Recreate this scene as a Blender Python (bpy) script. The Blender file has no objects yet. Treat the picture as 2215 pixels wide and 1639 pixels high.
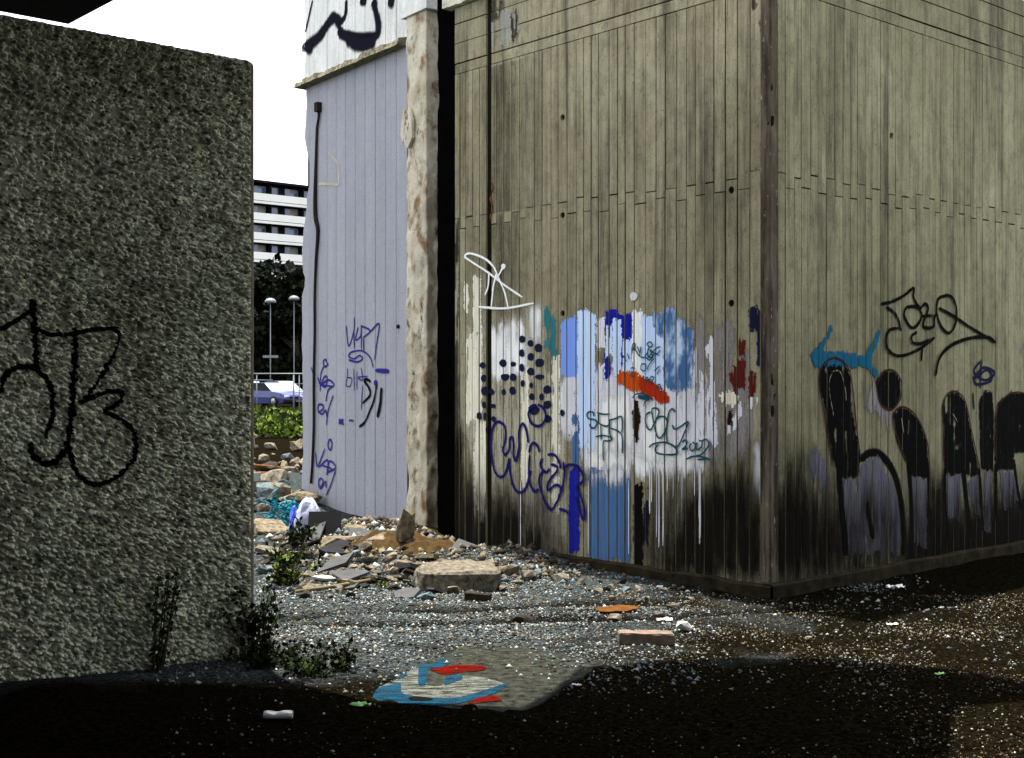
import bpy, bmesh, math, random
import numpy as np
from mathutils import Vector, Matrix, Euler

random.seed(7)
rng = np.random.default_rng(7)
SC = bpy.context.scene
COL = SC.collection

# ------------------------------------------------------------------ camera
F = 2750.0                     # focal length in pixels of the 2215 px wide photograph
CX, CY, CAMH = 1107.5, 819.5, 1.6
cam = bpy.data.cameras.new('camera')
cam.sensor_width = 36.0
cam.lens = F / 2215.0 * 36.0
cam.clip_start = 0.05
cam.clip_end = 3000
camo = bpy.data.objects.new('camera', cam)
COL.objects.link(camo)
camo.location = (0, 0, CAMH)
camo.rotation_euler = (math.radians(90), 0, 0)
SC.camera = camo

# ------------------------------------------------------------------ light
SDX, SDY = 0.085, -0.19          # shadow displacement per metre of height
SUN_EL = math.atan(1.0 / math.hypot(SDX, SDY))
SUN_AZ = math.atan2(-SDX, -SDY)  # clockwise from +Y towards +X
world = bpy.data.worlds.new('World')
SC.world = world
world.use_nodes = True
wn = world.node_tree
wn.nodes.clear()
sky = wn.nodes.new('ShaderNodeTexSky')
sky.sky_type = 'NISHITA'
sky.sun_disc = False
sky.sun_elevation = SUN_EL
sky.sun_rotation = SUN_AZ
sky.air_density = 1.0
sky.dust_density = 1.5
sky.ozone_density = 1.0
hs = wn.nodes.new('ShaderNodeHueSaturation')
hs.inputs['Saturation'].default_value = 0.25
bg = wn.nodes.new('ShaderNodeBackground')
bg.inputs['Strength'].default_value = 0.15
wo = wn.nodes.new('ShaderNodeOutputWorld')
wn.links.new(sky.outputs[0], hs.inputs['Color'])
wn.links.new(hs.outputs[0], bg.inputs['Color'])
wn.links.new(bg.outputs[0], wo.inputs[0])
sun = bpy.data.lights.new('sun', 'SUN')
sun.energy = 3.6
sun.angle = math.radians(0.5)
sun.color = (1.0, 0.95, 0.86)
suno = bpy.data.objects.new('sun', sun)
COL.objects.link(suno)
suno.rotation_euler = Vector((SDX, SDY, -1)).to_track_quat('-Z', 'Y').to_euler()
VS = SC.view_settings
VS.view_transform = 'Standard'
VS.look = 'None'
VS.gamma = 1.0
VS.exposure = 1.9
SC.cycles.max_bounces = 5
SC.cycles.diffuse_bounces = 2
SC.cycles.transparent_max_bounces = 12

# ------------------------------------------------------------------ helpers: noise
def _hash(ix, iy, seed):
    h = (ix.astype(np.int64) * 374761393 + iy.astype(np.int64) * 668265263 + seed * 144269504) & 0xffffffff
    h = ((h ^ (h >> 13)) * 1274126177) & 0xffffffff
    h = (h ^ (h >> 16)) & 0xffff
    return h / 65535.0
def vnoise(x, y, seed=0):
    x = np.asarray(x, float); y = np.asarray(y, float)
    ix = np.floor(x); iy = np.floor(y)
    fx = x - ix; fy = y - iy
    fx = fx * fx * (3 - 2 * fx); fy = fy * fy * (3 - 2 * fy)
    a = _hash(ix, iy, seed); b = _hash(ix + 1, iy, seed)
    c = _hash(ix, iy + 1, seed); d = _hash(ix + 1, iy + 1, seed)
    return (a * (1 - fx) + b * fx) * (1 - fy) + (c * (1 - fx) + d * fx) * fy
def fbm(x, y, oct=4, seed=0):
    t = 0; amp = 1.0; s = 0
    for o in range(oct):
        t = t + amp * vnoise(np.asarray(x) * 2 ** o, np.asarray(y) * 2 ** o, seed + o * 17)
        s += amp; amp *= 0.5
    return t / s

# ------------------------------------------------------------------ helpers: objects
def mesh_obj(name, verts, faces, mats, parent=None, smooth=False, midx=None, link=True):
    me = bpy.data.meshes.new(name)
    me.from_pydata([tuple(v) for v in verts], [], [tuple(f) for f in faces])
    if not isinstance(mats, (list, tuple)):
        mats = [mats]
    for m in mats:
        me.materials.append(m)
    if midx is not None:
        me.polygons.foreach_set('material_index', np.asarray(midx, dtype=np.int32))
    if smooth:
        me.polygons.foreach_set('use_smooth', np.ones(len(me.polygons), dtype=bool))
    me.update()
    o = bpy.data.objects.new(name, me)
    if link:
        COL.objects.link(o)
    if parent is not None:
        o.parent = parent
    return o
def np_mesh(name, V, Q, mats, parent=None, smooth=False, midx=None):
    """fast mesh from numpy arrays; Q is (n,3) or (n,4)"""
    me = bpy.data.meshes.new(name)
    V = np.asarray(V, np.float32); Q = np.asarray(Q, np.int32)
    n, k = Q.shape
    me.vertices.add(len(V)); me.vertices.foreach_set('co', V.ravel())
    me.loops.add(n * k); me.loops.foreach_set('vertex_index', Q.ravel())
    me.polygons.add(n)
    me.polygons.foreach_set('loop_start', np.arange(0, n * k, k, dtype=np.int32))
    if not isinstance(mats, (list, tuple)):
        mats = [mats]
    for m in mats:
        me.materials.append(m)
    if midx is not None:
        me.polygons.foreach_set('material_index', np.asarray(midx, dtype=np.int32))
    if smooth:
        me.polygons.foreach_set('use_smooth', np.ones(n, dtype=bool))
    me.update(calc_edges=True)
    me.validate()
    o = bpy.data.objects.new(name, me)
    COL.objects.link(o)
    if parent is not None:
        o.parent = parent
    return o
def empty(name, loc=(0, 0, 0), rz=0.0):
    o = bpy.data.objects.new(name, None)
    COL.objects.link(o)
    o.location = loc
    o.rotation_euler = (0, 0, rz)
    return o
def tag(o, label=None, cat=None, group=None, kind=None):
    if label: o['label'] = label
    if cat: o['category'] = cat
    if group: o['group'] = group
    if kind: o['kind'] = kind
    return o
def box_vf(x0, x1, y0, y1, z0, z1):
    v = [(x0, y0, z0), (x1, y0, z0), (x1, y1, z0), (x0, y1, z0), (x0, y0, z1), (x1, y0, z1), (x1, y1, z1), (x0, y1, z1)]
    f = [(0, 3, 2, 1), (4, 5, 6, 7), (0, 1, 5, 4), (1, 2, 6, 5), (2, 3, 7, 6), (3, 0, 4, 7)]
    return v, f
def join_vf(parts):
    V = []; Fc = []
    for v, f in parts:
        b = len(V)
        V += list(v)
        Fc += [tuple(i + b for i in q) for q in f]
    return V, Fc
def box(name, x0, x1, y0, y1, z0, z1, mat, parent=None):
    v, f = box_vf(x0, x1, y0, y1, z0, z1)
    return mesh_obj(name, v, f, mat, parent)
def tube_vf(pts, r, n=8):
    pts = [Vector(p) for p in pts]
    V = []; Fc = []
    rr = r if isinstance(r, (list, tuple)) else [r] * len(pts)
    for i, p in enumerate(pts):
        t = (pts[min(i + 1, len(pts) - 1)] - pts[max(i - 1, 0)]).normalized()
        a = t.orthogonal().normalized() if abs(t.z) < 0.9 else Vector((1, 0, 0)).cross(t).normalized()
        if i > 0:
            a = (prev - t * prev.dot(t)).normalized()
        prev = a
        b = t.cross(a)
        for k in range(n):
            an = 2 * math.pi * k / n
            V.append(p + (a * math.cos(an) + b * math.sin(an)) * rr[i])
    for i in range(len(pts) - 1):
        for k in range(n):
            Fc.append((i * n + k, i * n + (k + 1) % n, (i + 1) * n + (k + 1) % n, (i + 1) * n + k))
    Fc.append(tuple(range(n - 1, -1, -1)))
    Fc.append(tuple(range((len(pts) - 1) * n, len(pts) * n)))
    return V, Fc
def tube(name, pts, r, mat, parent=None, n=8):
    v, f = tube_vf(pts, r, n)
    return mesh_obj(name, v, f, mat, parent, smooth=True)
def prism_vf(poly, y0, y1):
    """poly in (x,z), extruded along y"""
    n = len(poly)
    V = [(p[0], y0, p[1]) for p in poly] + [(p[0], y1, p[1]) for p in poly]
    Fc = [tuple(range(n)), tuple(range(2 * n - 1, n - 1, -1))]
    for i in range(n):
        j = (i + 1) % n
        Fc.append((i, i + n, j + n, j))
    return V, Fc
def slab_vf(poly, z0, z1):
    n = len(poly)
    V = [(p[0], p[1], z0) for p in poly] + [(p[0], p[1], z1) for p in poly]
    Fc = [tuple(range(n - 1, -1, -1)), tuple(range(n, 2 * n))]
    for i in range(n):
        j = (i + 1) % n
        Fc.append((i, j, j + n, i + n))
    return V, Fc
def fix_normals(o):
    bm = bmesh.new(); bm.from_mesh(o.data)
    bmesh.ops.recalc_face_normals(bm, faces=bm.faces)
    bm.to_mesh(o.data); bm.free()
    return o
def spline(pts, n=6):
    """Catmull-Rom through 2D points"""
    P = [np.array(p, float) for p in pts]
    if len(P) < 3:
        out = []
        for k in range(n + 1):
            out.append(P[0] + (P[-1] - P[0]) * k / n)
        return out
    P = [2 * P[0] - P[1]] + P + [2 * P[-1] - P[-2]]
    out = []
    for i in range(1, len(P) - 2):
        for k in range(n):
            t = k / n
            out.append(0.5 * ((2 * P[i]) + (-P[i - 1] + P[i + 1]) * t + (2 * P[i - 1] - 5 * P[i] + 4 * P[i + 1] - P[i + 2]) * t * t + (-P[i - 1] + 3 * P[i] - 3 * P[i + 1] + P[i + 2]) * t ** 3))
    out.append(P[-2])
    return out

# ------------------------------------------------------------------ helpers: materials
class NT:
    def __init__(self, name):
        self.m = bpy.data.materials.new(name)
        self.m.use_nodes = True
        self.t = self.m.node_tree
        self.t.nodes.clear()
        self.out = self.t.nodes.new('ShaderNodeOutputMaterial')
        self.b = self.t.nodes.new('ShaderNodeBsdfPrincipled')
        self.t.links.new(self.b.outputs[0], self.out.inputs[0])
        self.b.inputs['Specular IOR Level'].default_value = 0.25
        self.geo = None
    def link(self, a, b):
        self.t.links.new(a, b)
    def pos(self, scale=(1, 1, 1)):
        if self.geo is None:
            self.geo = self.t.nodes.new('ShaderNodeNewGeometry')
        mp = self.t.nodes.new('ShaderNodeMapping')
        mp.inputs['Scale'].default_value = scale
        self.link(self.geo.outputs['Position'], mp.inputs['Vector'])
        return mp.outputs[0]
    def obj(self, scale=(1, 1, 1)):
        tc = self.t.nodes.new('ShaderNodeTexCoord')
        mp = self.t.nodes.new('ShaderNodeMapping')
        mp.inputs['Scale'].default_value = scale
        self.link(tc.outputs['Object'], mp.inputs['Vector'])
        return mp.outputs[0]
    def noise(self, vec, scale=1.0, detail=4.0, rough=0.6):
        n = self.t.nodes.new('ShaderNodeTexNoise')
        n.inputs['Scale'].default_value = scale
        n.inputs['Detail'].default_value = detail
        n.inputs['Roughness'].default_value = rough
        self.link(vec, n.inputs['Vector'])
        return n.outputs[0]
    def ramp(self, fac, stops):
        r = self.t.nodes.new('ShaderNodeValToRGB')
        e = r.color_ramp.elements
        while len(e) < len(stops):
            e.new(0.5)
        for i, (p, c) in enumerate(stops):
            e[i].position = p
            e[i].color = (c, c, c, 1) if isinstance(c, (int, float)) else (*c, 1)
        self.link(fac, r.inputs[0])
        return r.outputs[0]
    def mix(self, fac, a, b, mode='MIX'):
        m = self.t.nodes.new('ShaderNodeMix')
        m.data_type = 'RGBA'
        m.blend_type = mode
        for sock, val in ((m.inputs[0], fac), (m.inputs[6], a), (m.inputs[7], b)):
            if hasattr(val, 'is_linked'):
                self.link(val, sock)
            elif isinstance(val, (int, float)) and sock == m.inputs[0]:
                sock.default_value = val
            elif isinstance(val, (int, float)):
                sock.default_value = (val, val, val, 1)
            else:
                sock.default_value = (*val, 1)
        return m.outputs[2]
    def math(self, op, a, b=0.0):
        m = self.t.nodes.new('ShaderNodeMath')
        m.operation = op
        for i, val in enumerate((a, b)):
            if hasattr(val, 'is_linked'):
                self.link(val, m.inputs[i])
            else:
                m.inputs[i].default_value = val
        return m.outputs[0]
    def rand(self):
        return self.t.nodes.new('ShaderNodeObjectInfo').outputs['Random']
    def color(self, c):
        if hasattr(c, 'is_linked'):
            self.link(c, self.b.inputs['Base Color'])
        else:
            self.b.inputs['Base Color'].default_value = (*c, 1)
    def rough(self, r):
        self.b.inputs['Roughness'].default_value = r
    def bump(self, h, strength=0.5, dist=0.01):
        b = self.t.nodes.new('ShaderNodeBump')
        b.inputs['Strength'].default_value = strength
        b.inputs['Distance'].default_value = dist
        self.link(h, b.inputs['Height'])
        self.link(b.outputs[0], self.b.inputs['Normal'])
    def alpha(self, fac):
        """fac 1 = opaque"""
        tr = self.t.nodes.new('ShaderNodeBsdfTransparent')
        mx = self.t.nodes.new('ShaderNodeMixShader')
        self.link(fac, mx.inputs[0])
        self.link(tr.outputs[0], mx.inputs[1])
        self.link(self.b.outputs[0], mx.inputs[2])
        self.link(mx.outputs[0], self.out.inputs[0])

def mat_plain(name, c, rough=0.8, var=0.25, scale=6.0, metal=0.0, bump=0.0, bscale=40):
    n = NT(name)
    f = n.noise(n.pos(), scale, 5)
    n.color(n.mix(n.ramp(f, [(0.3, 0), (0.7, 1)]), tuple(x * (1 - var) for x in c), tuple(min(1, x * (1 + var)) for x in c)))
    n.rough(rough)
    if rough > 0.55:
        n.b.inputs['Specular IOR Level'].default_value = 0.04
    n.b.inputs['Metallic'].default_value = metal
    if bump:
        n.bump(n.noise(n.pos(), bscale, 4), bump, 0.01)
    return n.m
def mat_board(name, c1, c2, dark, stain=0.5, rnd=0.22, lo=0.60, hi=1.15, mott=0.8):
    """board-marked concrete: streaked along z, each board its own tone"""
    n = NT(name)
    base = n.mix(n.ramp(n.noise(n.pos((1.6, 1.6, 0.7)), 1.0, 5), [(0.32, 0), (0.68, 1)]), c1, c2)
    st = n.ramp(n.noise(n.pos((26, 26, 0.9)), 1.0, 5, 0.65), [(0.30, lo), (0.5, 1.0), (0.7, hi)])
    base = n.mix(1.0, base, st, 'MULTIPLY')
    rv = n.math('ADD', n.math('MULTIPLY', n.rand(), rnd), 1 - rnd * 0.55)
    cmb = n.t.nodes.new('ShaderNodeCombineColor')
    for i in range(3):
        n.link(rv, cmb.inputs[i])
    base = n.mix(1.0, base, cmb.outputs[0], 'MULTIPLY')
    sp = n.ramp(n.noise(n.pos((1, 1, 0.55)), 55.0, 3, 0.7), [(0.60, 0), (0.72, 1)])
    base = n.mix(n.math('MULTIPLY', sp, 0.75), base, dark)
    mot = n.ramp(n.noise(n.pos((1, 1, .8)), 9.0, 5, 0.7), [(0.28, 1 - .42 * mott), (0.5, 1.0), (0.72, 1 + .25 * mott)])
    base = n.mix(1.0, base, mot, 'MULTIPLY')
    fine_ = n.ramp(n.noise(n.pos(), 130.0, 3, 0.8), [(0.3, 0.7), (0.7, 1.3)])
    base = n.mix(1.0, base, fine_, 'MULTIPLY')
    rust_ = n.ramp(n.noise(n.pos((1, 1, .5)), 7.0, 5, 0.75), [(0.60, 0), (0.74, 1)])
    base = n.mix(n.math('MULTIPLY', rust_, 0.45 * mott), base, tuple(c_ * k_ for c_, k_ in zip(c1, (.95, .68, .55))))
    pit = n.ramp(n.noise(n.pos((1, 1, .6)), 26.0, 4, 0.75), [(0.64, 0), (0.72, 1)])
    base = n.mix(n.math('MULTIPLY', pit, 0.8 * mott), base, dark)
    big = n.ramp(n.noise(n.pos((5.5, 5.5, 0.45)), 1.0, 6, 0.7), [(0.50, 0), (0.70, 1)])
    base = n.mix(n.math('MULTIPLY', big, stain), base, dark)
    n.color(base)
    n.rough(0.9)
    g = n.noise(n.pos((70, 70, 2.0)), 1.0, 4, 0.7)
    n.bump(n.math('ADD', g, n.math('MULTIPLY', n.noise(n.pos(), 45, 4, 0.7), 0.8)), 0.7, 0.006)
    return n.m
def mat_paint(name, c, wear=0.35, streak=0.3, rough=0.6, under=None, amax=1.0, soft=0.10):
    n = NT(name)
    s = n.ramp(n.noise(n.pos((45, 45, 2.2)), 1.0, 5, 0.65), [(0.25, 1 - streak), (0.75, 1 + streak * 0.5)])
    base = n.mix(1.0, c, s, 'MULTIPLY')
    if under:
        base = n.mix(n.ramp(n.noise(n.pos((9, 9, 4)), 1.0, 5), [(0.45, 0), (0.62, 1)]), base, under)
    n.color(base)
    n.rough(max(rough, 0.85))
    n.b.inputs['Specular IOR Level'].default_value = 0.03
    n.bump(n.noise(n.pos((60, 60, 3)), 1.0, 4), 0.5, 0.004)
    if wear > 0:
        w = n.math('ADD', n.noise(n.pos((38, 38, 3.0)), 1.0, 6, 0.75), n.math('MULTIPLY', n.noise(n.pos(), 60, 3, 0.7), 0.35))
        at_ = n.t.nodes.new('ShaderNodeAttribute')
        at_.attribute_name = 'fade'
        w = n.math('SUBTRACT', w, n.math('MULTIPLY', at_.outputs['Fac'], 0.22))
        al = n.ramp(w, [(0.43 - soft / 2 + wear * 0.45, 0.0), (0.43 + soft / 2 + wear * 0.45, amax)])
        n.alpha(n.math('MULTIPLY', al, n.math('SUBTRACT', 1.0, n.math('POWER', at_.outputs['Fac'], 1.3))))
    return n.m

M = {}
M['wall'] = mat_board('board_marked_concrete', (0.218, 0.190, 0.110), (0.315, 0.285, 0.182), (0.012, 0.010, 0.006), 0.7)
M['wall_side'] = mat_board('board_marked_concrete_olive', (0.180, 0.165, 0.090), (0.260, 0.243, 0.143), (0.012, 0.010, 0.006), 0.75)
M['joint'] = mat_plain('dirty_joint', (0.008, 0.007, 0.004), 1.0)
M['lilac'] = mat_board('lilac_painted_concrete', (0.285, 0.287, 0.318), (0.325, 0.325, 0.355), (0.12, 0.115, 0.125), 0.12, 0.05, 0.93, 1.04, 0.15)
M['white_wall'] = mat_board('white_painted_concrete', (0.62, 0.62, 0.58), (0.80, 0.80, 0.76), (0.2, 0.2, 0.18), 0.3, 0.06, 0.85, 1.08, 0.3)
M['black_paint'] = mat_paint('black_spray', (0.003, 0.003, 0.004), 0.12, 0.2)
M['navy_paint'] = mat_paint('navy_spray', (0.005, 0.005, 0.012), 0.15, 0.3)
M['gap_black'] = mat_plain('gap_black', (0.0015, 0.0015, 0.0015), 1.0)  # near-black, so the filled gap reads dark
M['gap_black'].node_tree.nodes['Principled BSDF'].inputs['Specular IOR Level'].default_value = 0.0
M['steel_dark'] = mat_plain('dark_rusted_steel', (0.02, 0.016, 0.013), 0.8)
M['soffit'] = mat_plain('dark_concrete_deck', (0.008, 0.0075, 0.007), 0.95, 0.3, 2.0, bump=0.4)

# ------------------------------------------------------------------ helpers: placing
UL = Vector((-0.659, 0.752, 0)).normalized()      # along the painted face, away from the corner
UR = Vector((-UL.y * -1, -UL.x, 0))               # along the side face, away from the corner
UR = Vector((UL.y, -UL.x, 0))
C0 = Vector((1.9, 9.36, 0))
def ray(px, py):
    return Vector(((px - CX) / F, 1.0, -(py - CY) / F))
def at(px, py, Y):
    r = ray(px, py)
    return Vector((r.x * Y, Y, CAMH + r.z * Y))
class Plane:
    """a vertical wall plane: local x along the wall, local y outwards, z up"""
    def __init__(self, origin, xdir):
        self.o = Vector(origin); self.x = Vector(xdir).normalized()
        self.n = Vector((-self.x.y, self.x.x, 0))
        self.rz = math.atan2(self.x.y, self.x.x)
    def px(self, px, py):
        r = ray(px, py)
        c = Vector((0, 0, CAMH))
        t = (self.o - c).dot(self.n) / r.dot(self.n)
        p = c + r * t
        return ((p - self.o).dot(self.x), p.z)
    def w(self, s, n, z):
        return self.o + self.x * s + self.n * n + Vector((0, 0, z))
WL = Plane(C0, UL)
WR = Plane(C0, -UR)

def rut(x, y):
    """two shallow wheel ruts where the dark earth shows"""
    a = np.exp(-((y - (8.92 + 0.24 * x + 0.05 * np.sin(x * 5))) / 0.085) ** 2) * np.clip((1.6 - x) / .8, 0, 1)
    b = np.exp(-((y - (8.42 + 0.20 * x + 0.05 * np.sin(x * 4 + 1))) / 0.075) ** 2) * np.clip((x + 1.4) / .6, 0, 1) * np.clip((2.4 - x) / .8, 0, 1)
    return np.clip(a + b, 0, 1)
def ground_h(x, y):
    x = np.asarray(x, float); y = np.asarray(y, float)
    h = 0.22 * np.exp(-(((x + 1.35) / 0.75) ** 2 + ((y - 12.4) / 0.9) ** 2))
    h = h + 0.10 * np.exp(-(((x + 0.2) / 0.9) ** 2 + ((y - 11.2) / 0.45) ** 2))
    h = h + 0.35 * np.exp(-(((x + 3.2) / 1.6) ** 2 + ((y - 17) / 2.0) ** 2))
    h = h + 0.12 * np.exp(-(((x + 2.2) / 0.9) ** 2 + ((y - 5.9) / 0.8) ** 2))
    h = h - 0.035 * rut(x, y)
    near = np.clip((45 - y) / 20, 0, 1)
    h = h + near * (0.05 * (fbm(x * 0.9, y * 0.9, 3, 3) - 0.5) + 0.022 * (fbm(x * 5, y * 5, 3, 9) - 0.5))
    far = np.clip((y - 20) / 15, 0, 1) * np.clip((60 - y) / 20, 0, 1)
    h = h + far * 0.45 * (fbm(x * 0.35, y * 0.35, 3, 21) - 0.35)
    return h
def gnd(px, py):
    """point where the view ray meets the ground"""
    r = ray(px, py)
    Y = CAMH / max(1e-4, -r.z)
    for _ in range(12):
        h = float(ground_h(r.x * Y, Y))
        Y2 = (CAMH - h) / max(1e-4, -r.z)
        Y = 0.5 * (Y + Y2)
    return Vector((r.x * Y, Y, float(ground_h(r.x * Y, Y))))

# ================================================================== GROUND
def stretched(lo, hi, step, far, n):
    a = np.arange(lo, hi + step, step)
    g = np.geomspace(step * 3, far, n)
    return np.concatenate([(lo - g)[::-1], a, a[-1] + g])
gx = stretched(-4.2, 5.0, 0.045, 900, 26)
gy = stretched(4.6, 14.5, 0.045, 900, 34)
GX, GY = np.meshgrid(gx, gy)
GZ = ground_h(GX, GY)
nx, ny = len(gx), len(gy)
idx = np.arange(nx * ny).reshape(ny, nx)
Q = np.stack([idx[:-1, :-1], idx[:-1, 1:], idx[1:, 1:], idx[1:, :-1]], -1).reshape(-1, 4)
def mat_ground():
    n = NT('dirt_and_gravel')
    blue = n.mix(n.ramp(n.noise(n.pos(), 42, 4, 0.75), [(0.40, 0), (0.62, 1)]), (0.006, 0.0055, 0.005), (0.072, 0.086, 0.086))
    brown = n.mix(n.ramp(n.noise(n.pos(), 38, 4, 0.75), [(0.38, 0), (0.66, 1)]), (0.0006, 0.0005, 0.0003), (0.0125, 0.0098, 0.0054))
    # crushed grey stone lies to the left, bare brown earth to the right and in the foreground
    sep = n.t.nodes.new('ShaderNodeSeparateXYZ')
    n.link(n.pos(), sep.inputs[0])
    fx = n.math('ADD', n.math('MULTIPLY', sep.outputs[0], 0.45), n.math('MULTIPLY', n.math('SUBTRACT', n.noise(n.pos(), 0.9, 4), 0.5), 2.2))
    fx = n.math('SUBTRACT', fx, n.math('MULTIPLY', n.math('SUBTRACT', sep.outputs[1], 8.0), 0.15))
    far_ = n.math('MULTIPLY', n.math('MAXIMUM', n.math('SUBTRACT', sep.outputs[1], 13.0), 0.0), 0.6)
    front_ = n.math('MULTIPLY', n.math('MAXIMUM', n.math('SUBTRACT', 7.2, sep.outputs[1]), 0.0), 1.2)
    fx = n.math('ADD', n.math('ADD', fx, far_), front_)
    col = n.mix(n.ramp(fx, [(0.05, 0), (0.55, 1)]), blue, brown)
    cen = n.t.nodes.new('ShaderNodeVectorMath'); cen.operation = 'DISTANCE'
    n.link(n.pos((1, 1, 0)), cen.inputs[0]); cen.inputs[1].default_value = (-1.0, 12.1, 0)
    hp = n.math('ADD', cen.outputs['Value'], n.math('MULTIPLY', n.noise(n.pos(), 2.2, 4), 1.1))
    earth_ = n.mix(n.ramp(n.noise(n.pos(), 30, 4, 0.75), [(0.38, 0), (0.66, 1)]), (0.003, 0.002, 0.0015), (0.05, 0.035, 0.018))
    col = n.mix(n.ramp(n.math('MULTIPLY', hp, 0.5), [(0.78, 1), (0.92, 0)]), col, earth_)
    xx_, yy_ = sep.outputs[0], sep.outputs[1]
    for (c0, c1_, fq, ph, wd) in ((8.92, .24, 5.0, 0.0, .085), (8.42, .20, 4.0, 1.0, .075)):
        ln = n.math('ADD', n.math('ADD', n.math('MULTIPLY', xx_, c1_), c0), n.math('MULTIPLY', n.math('SINE', n.math('ADD', n.math('MULTIPLY', xx_, fq), ph)), .05))
        dd = n.math('ABSOLUTE', n.math('SUBTRACT', yy_, ln))
        dd = n.math('ADD', dd, n.math('MULTIPLY', n.math('SUBTRACT', n.noise(n.pos(), 7, 4), .5), .16))
        col = n.mix(n.ramp(dd, [(wd * .6, .85), (wd * 1.8, 0)]), col, brown)
    moss = n.ramp(n.noise(n.pos(), 3.2, 5, 0.7), [(0.60, 0), (0.70, 1)])
    col = n.mix(n.math('MULTIPLY', moss, 0.6), col, (0.004, 0.0035, 0.0015))
    n.color(col)
    n.rough(1.0)
    n.b.inputs['Specular IOR Level'].default_value = 0.0
    n.bump(n.noise(n.pos(), 60, 5, 0.75), 1.0, 0.02)
    return n.m
M['ground'] = mat_ground()
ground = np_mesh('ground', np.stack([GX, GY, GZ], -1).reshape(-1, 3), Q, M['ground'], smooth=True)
tag(ground, kind='structure')

# ================================================================== CONCRETE BUILDING
H_B = 5.14
bld = empty('concrete_building', C0)
tag(bld, 'tall board-marked concrete building corner covered in graffiti', 'building')

def strip_mesh(w, h, dep, holes=(), hr=0.028, ch=0.0025):
    """one board imprint: chamfered plate w x h standing dep proud, x centred, z from 0; optional form-tie holes (z list)"""
    x0, x1 = -w / 2, w / 2
    V = [(x0, -0.02, 0), (x1, -0.02, 0), (x1, -0.02, h), (x0, -0.02, h),
         (x0, dep - ch, 0), (x1, dep - ch, 0), (x1, dep - ch, h), (x0, dep - ch, h)]
    Fc = [(0, 1, 5, 4), (1, 2, 6, 5), (2, 3, 7, 6), (3, 0, 4, 7)]
    def add(*p):
        V.append(p); return len(V) - 1
    a = add(x0 + ch, dep, ch); b = add(x1 - ch, dep, ch); c = add(x1 - ch, dep, h - ch); d = add(x0 + ch, dep, h - ch)
    Fc += [(4, 5, b, a), (5, 6, c, b), (6, 7, d, c), (7, 4, a, d)]
    lo = (a, b)
    q = min(w / 2 - ch - 0.002, hr * 1.6)
    for hz in sorted(holes):
        z0, z1 = hz - q, hz + q
        l0 = add(x0 + ch, dep, z0); r0 = add(x1 - ch, dep, z0)
        l1 = add(x0 + ch, dep, z1); r1 = add(x1 - ch, dep, z1)
        Fc.append((lo[0], lo[1], r0, l0))
        n = 16
        ring = []; back = []
        for k in range(n):
            an = 2 * math.pi * (k + 0.5) / n
            ring.append(add(hr * math.cos(an), dep, hz + hr * math.sin(an)))
            back.append(add(hr * .75 * math.cos(an), dep - 0.05, hz + hr * .75 * math.sin(an)))
        cor = [r1, l1, l0, r0]
        for k in range(n):
            j = (k + 1) % n
            Fc.append((ring[k], ring[j], back[j], back[k]))
            qa = (k // 4) % 4
            Fc.append((ring[j], ring[k], cor[qa]))
        # fill triangles between quadrants
        for qd in range(4):
            kend = (qd * 4 + 4) % n
            Fc.append((cor[qd], cor[(qd + 1) % 4], ring[kend]))
        Fc.append(tuple(back))
        lo = (l1, r1)
    Fc.append((lo[0], lo[1], c, d))
    return V, Fc

def make_boards(wall, pl, s_lo, s_hi, z_base, z_joint, z_top, mats, sgn, holes_px, seed, wrange=(0.085, 0.125)):
    """vertical board imprints in two lifts along the wall; returns the lower strips for painting"""
    r = random.Random(seed)
    strips = []
    par = False
    s = s_lo
    hs = [pl.px(*p) for p in holes_px]
    while s < s_hi - 0.03:
        w = min(r.uniform(*wrange), s_hi - s)
        gap = r.choice([0.0015, 0.003, 0.004, 0.006, 0.008, 0.012])
        par = not par
        zj = z_joint + (0.055 if par else -0.05) + r.choice([-0.02, 0.0, 0.0, 0.02])
        sc = s + w / 2
        x = sc * sgn
        for lift, (za, zb) in enumerate(((z_base, zj), (zj + r.uniform(0.004, 0.011), z_top))):
            dep = r.uniform(0.0, 0.0055)
            hh = [hz - za for hx, hz in hs if abs(hx - x) < w / 2 and za < hz < zb]
            v, f = strip_mesh(w - gap, zb - za, dep + 0.008, hh)
            if hh:
                # keep the hole within the board
                pass
            o = mesh_obj('board_imprint', v, f, mats, wall)
            fix_normals(o)
            o.location = (x, 0, za)
            if lift == 0:
                strips.append((x - (w - gap) / 2, x + (w - gap) / 2, za, zb, dep + 0.008))
        s += w
    return strips
def make_level_boards(wall, s_lo, s_hi, z0, zs, mats, sgn, seed):
    r = random.Random(seed)
    z = z0
    for h in zs:
        s = s_lo
        while s < s_hi - 0.02:
            w = min(r.uniform(1.2, 2.4), s_hi - s)
            dep = r.uniform(0.008, 0.014)
            gap = r.choice([0.005, 0.007, 0.010])
            v, f = strip_mesh(w - 0.004, h - gap, dep)
            o = fix_normals(mesh_obj('board_imprint', v, f, mats, wall))
            o.location = ((s + w / 2) * sgn, 0, z)
            s += w
        z += h

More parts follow.
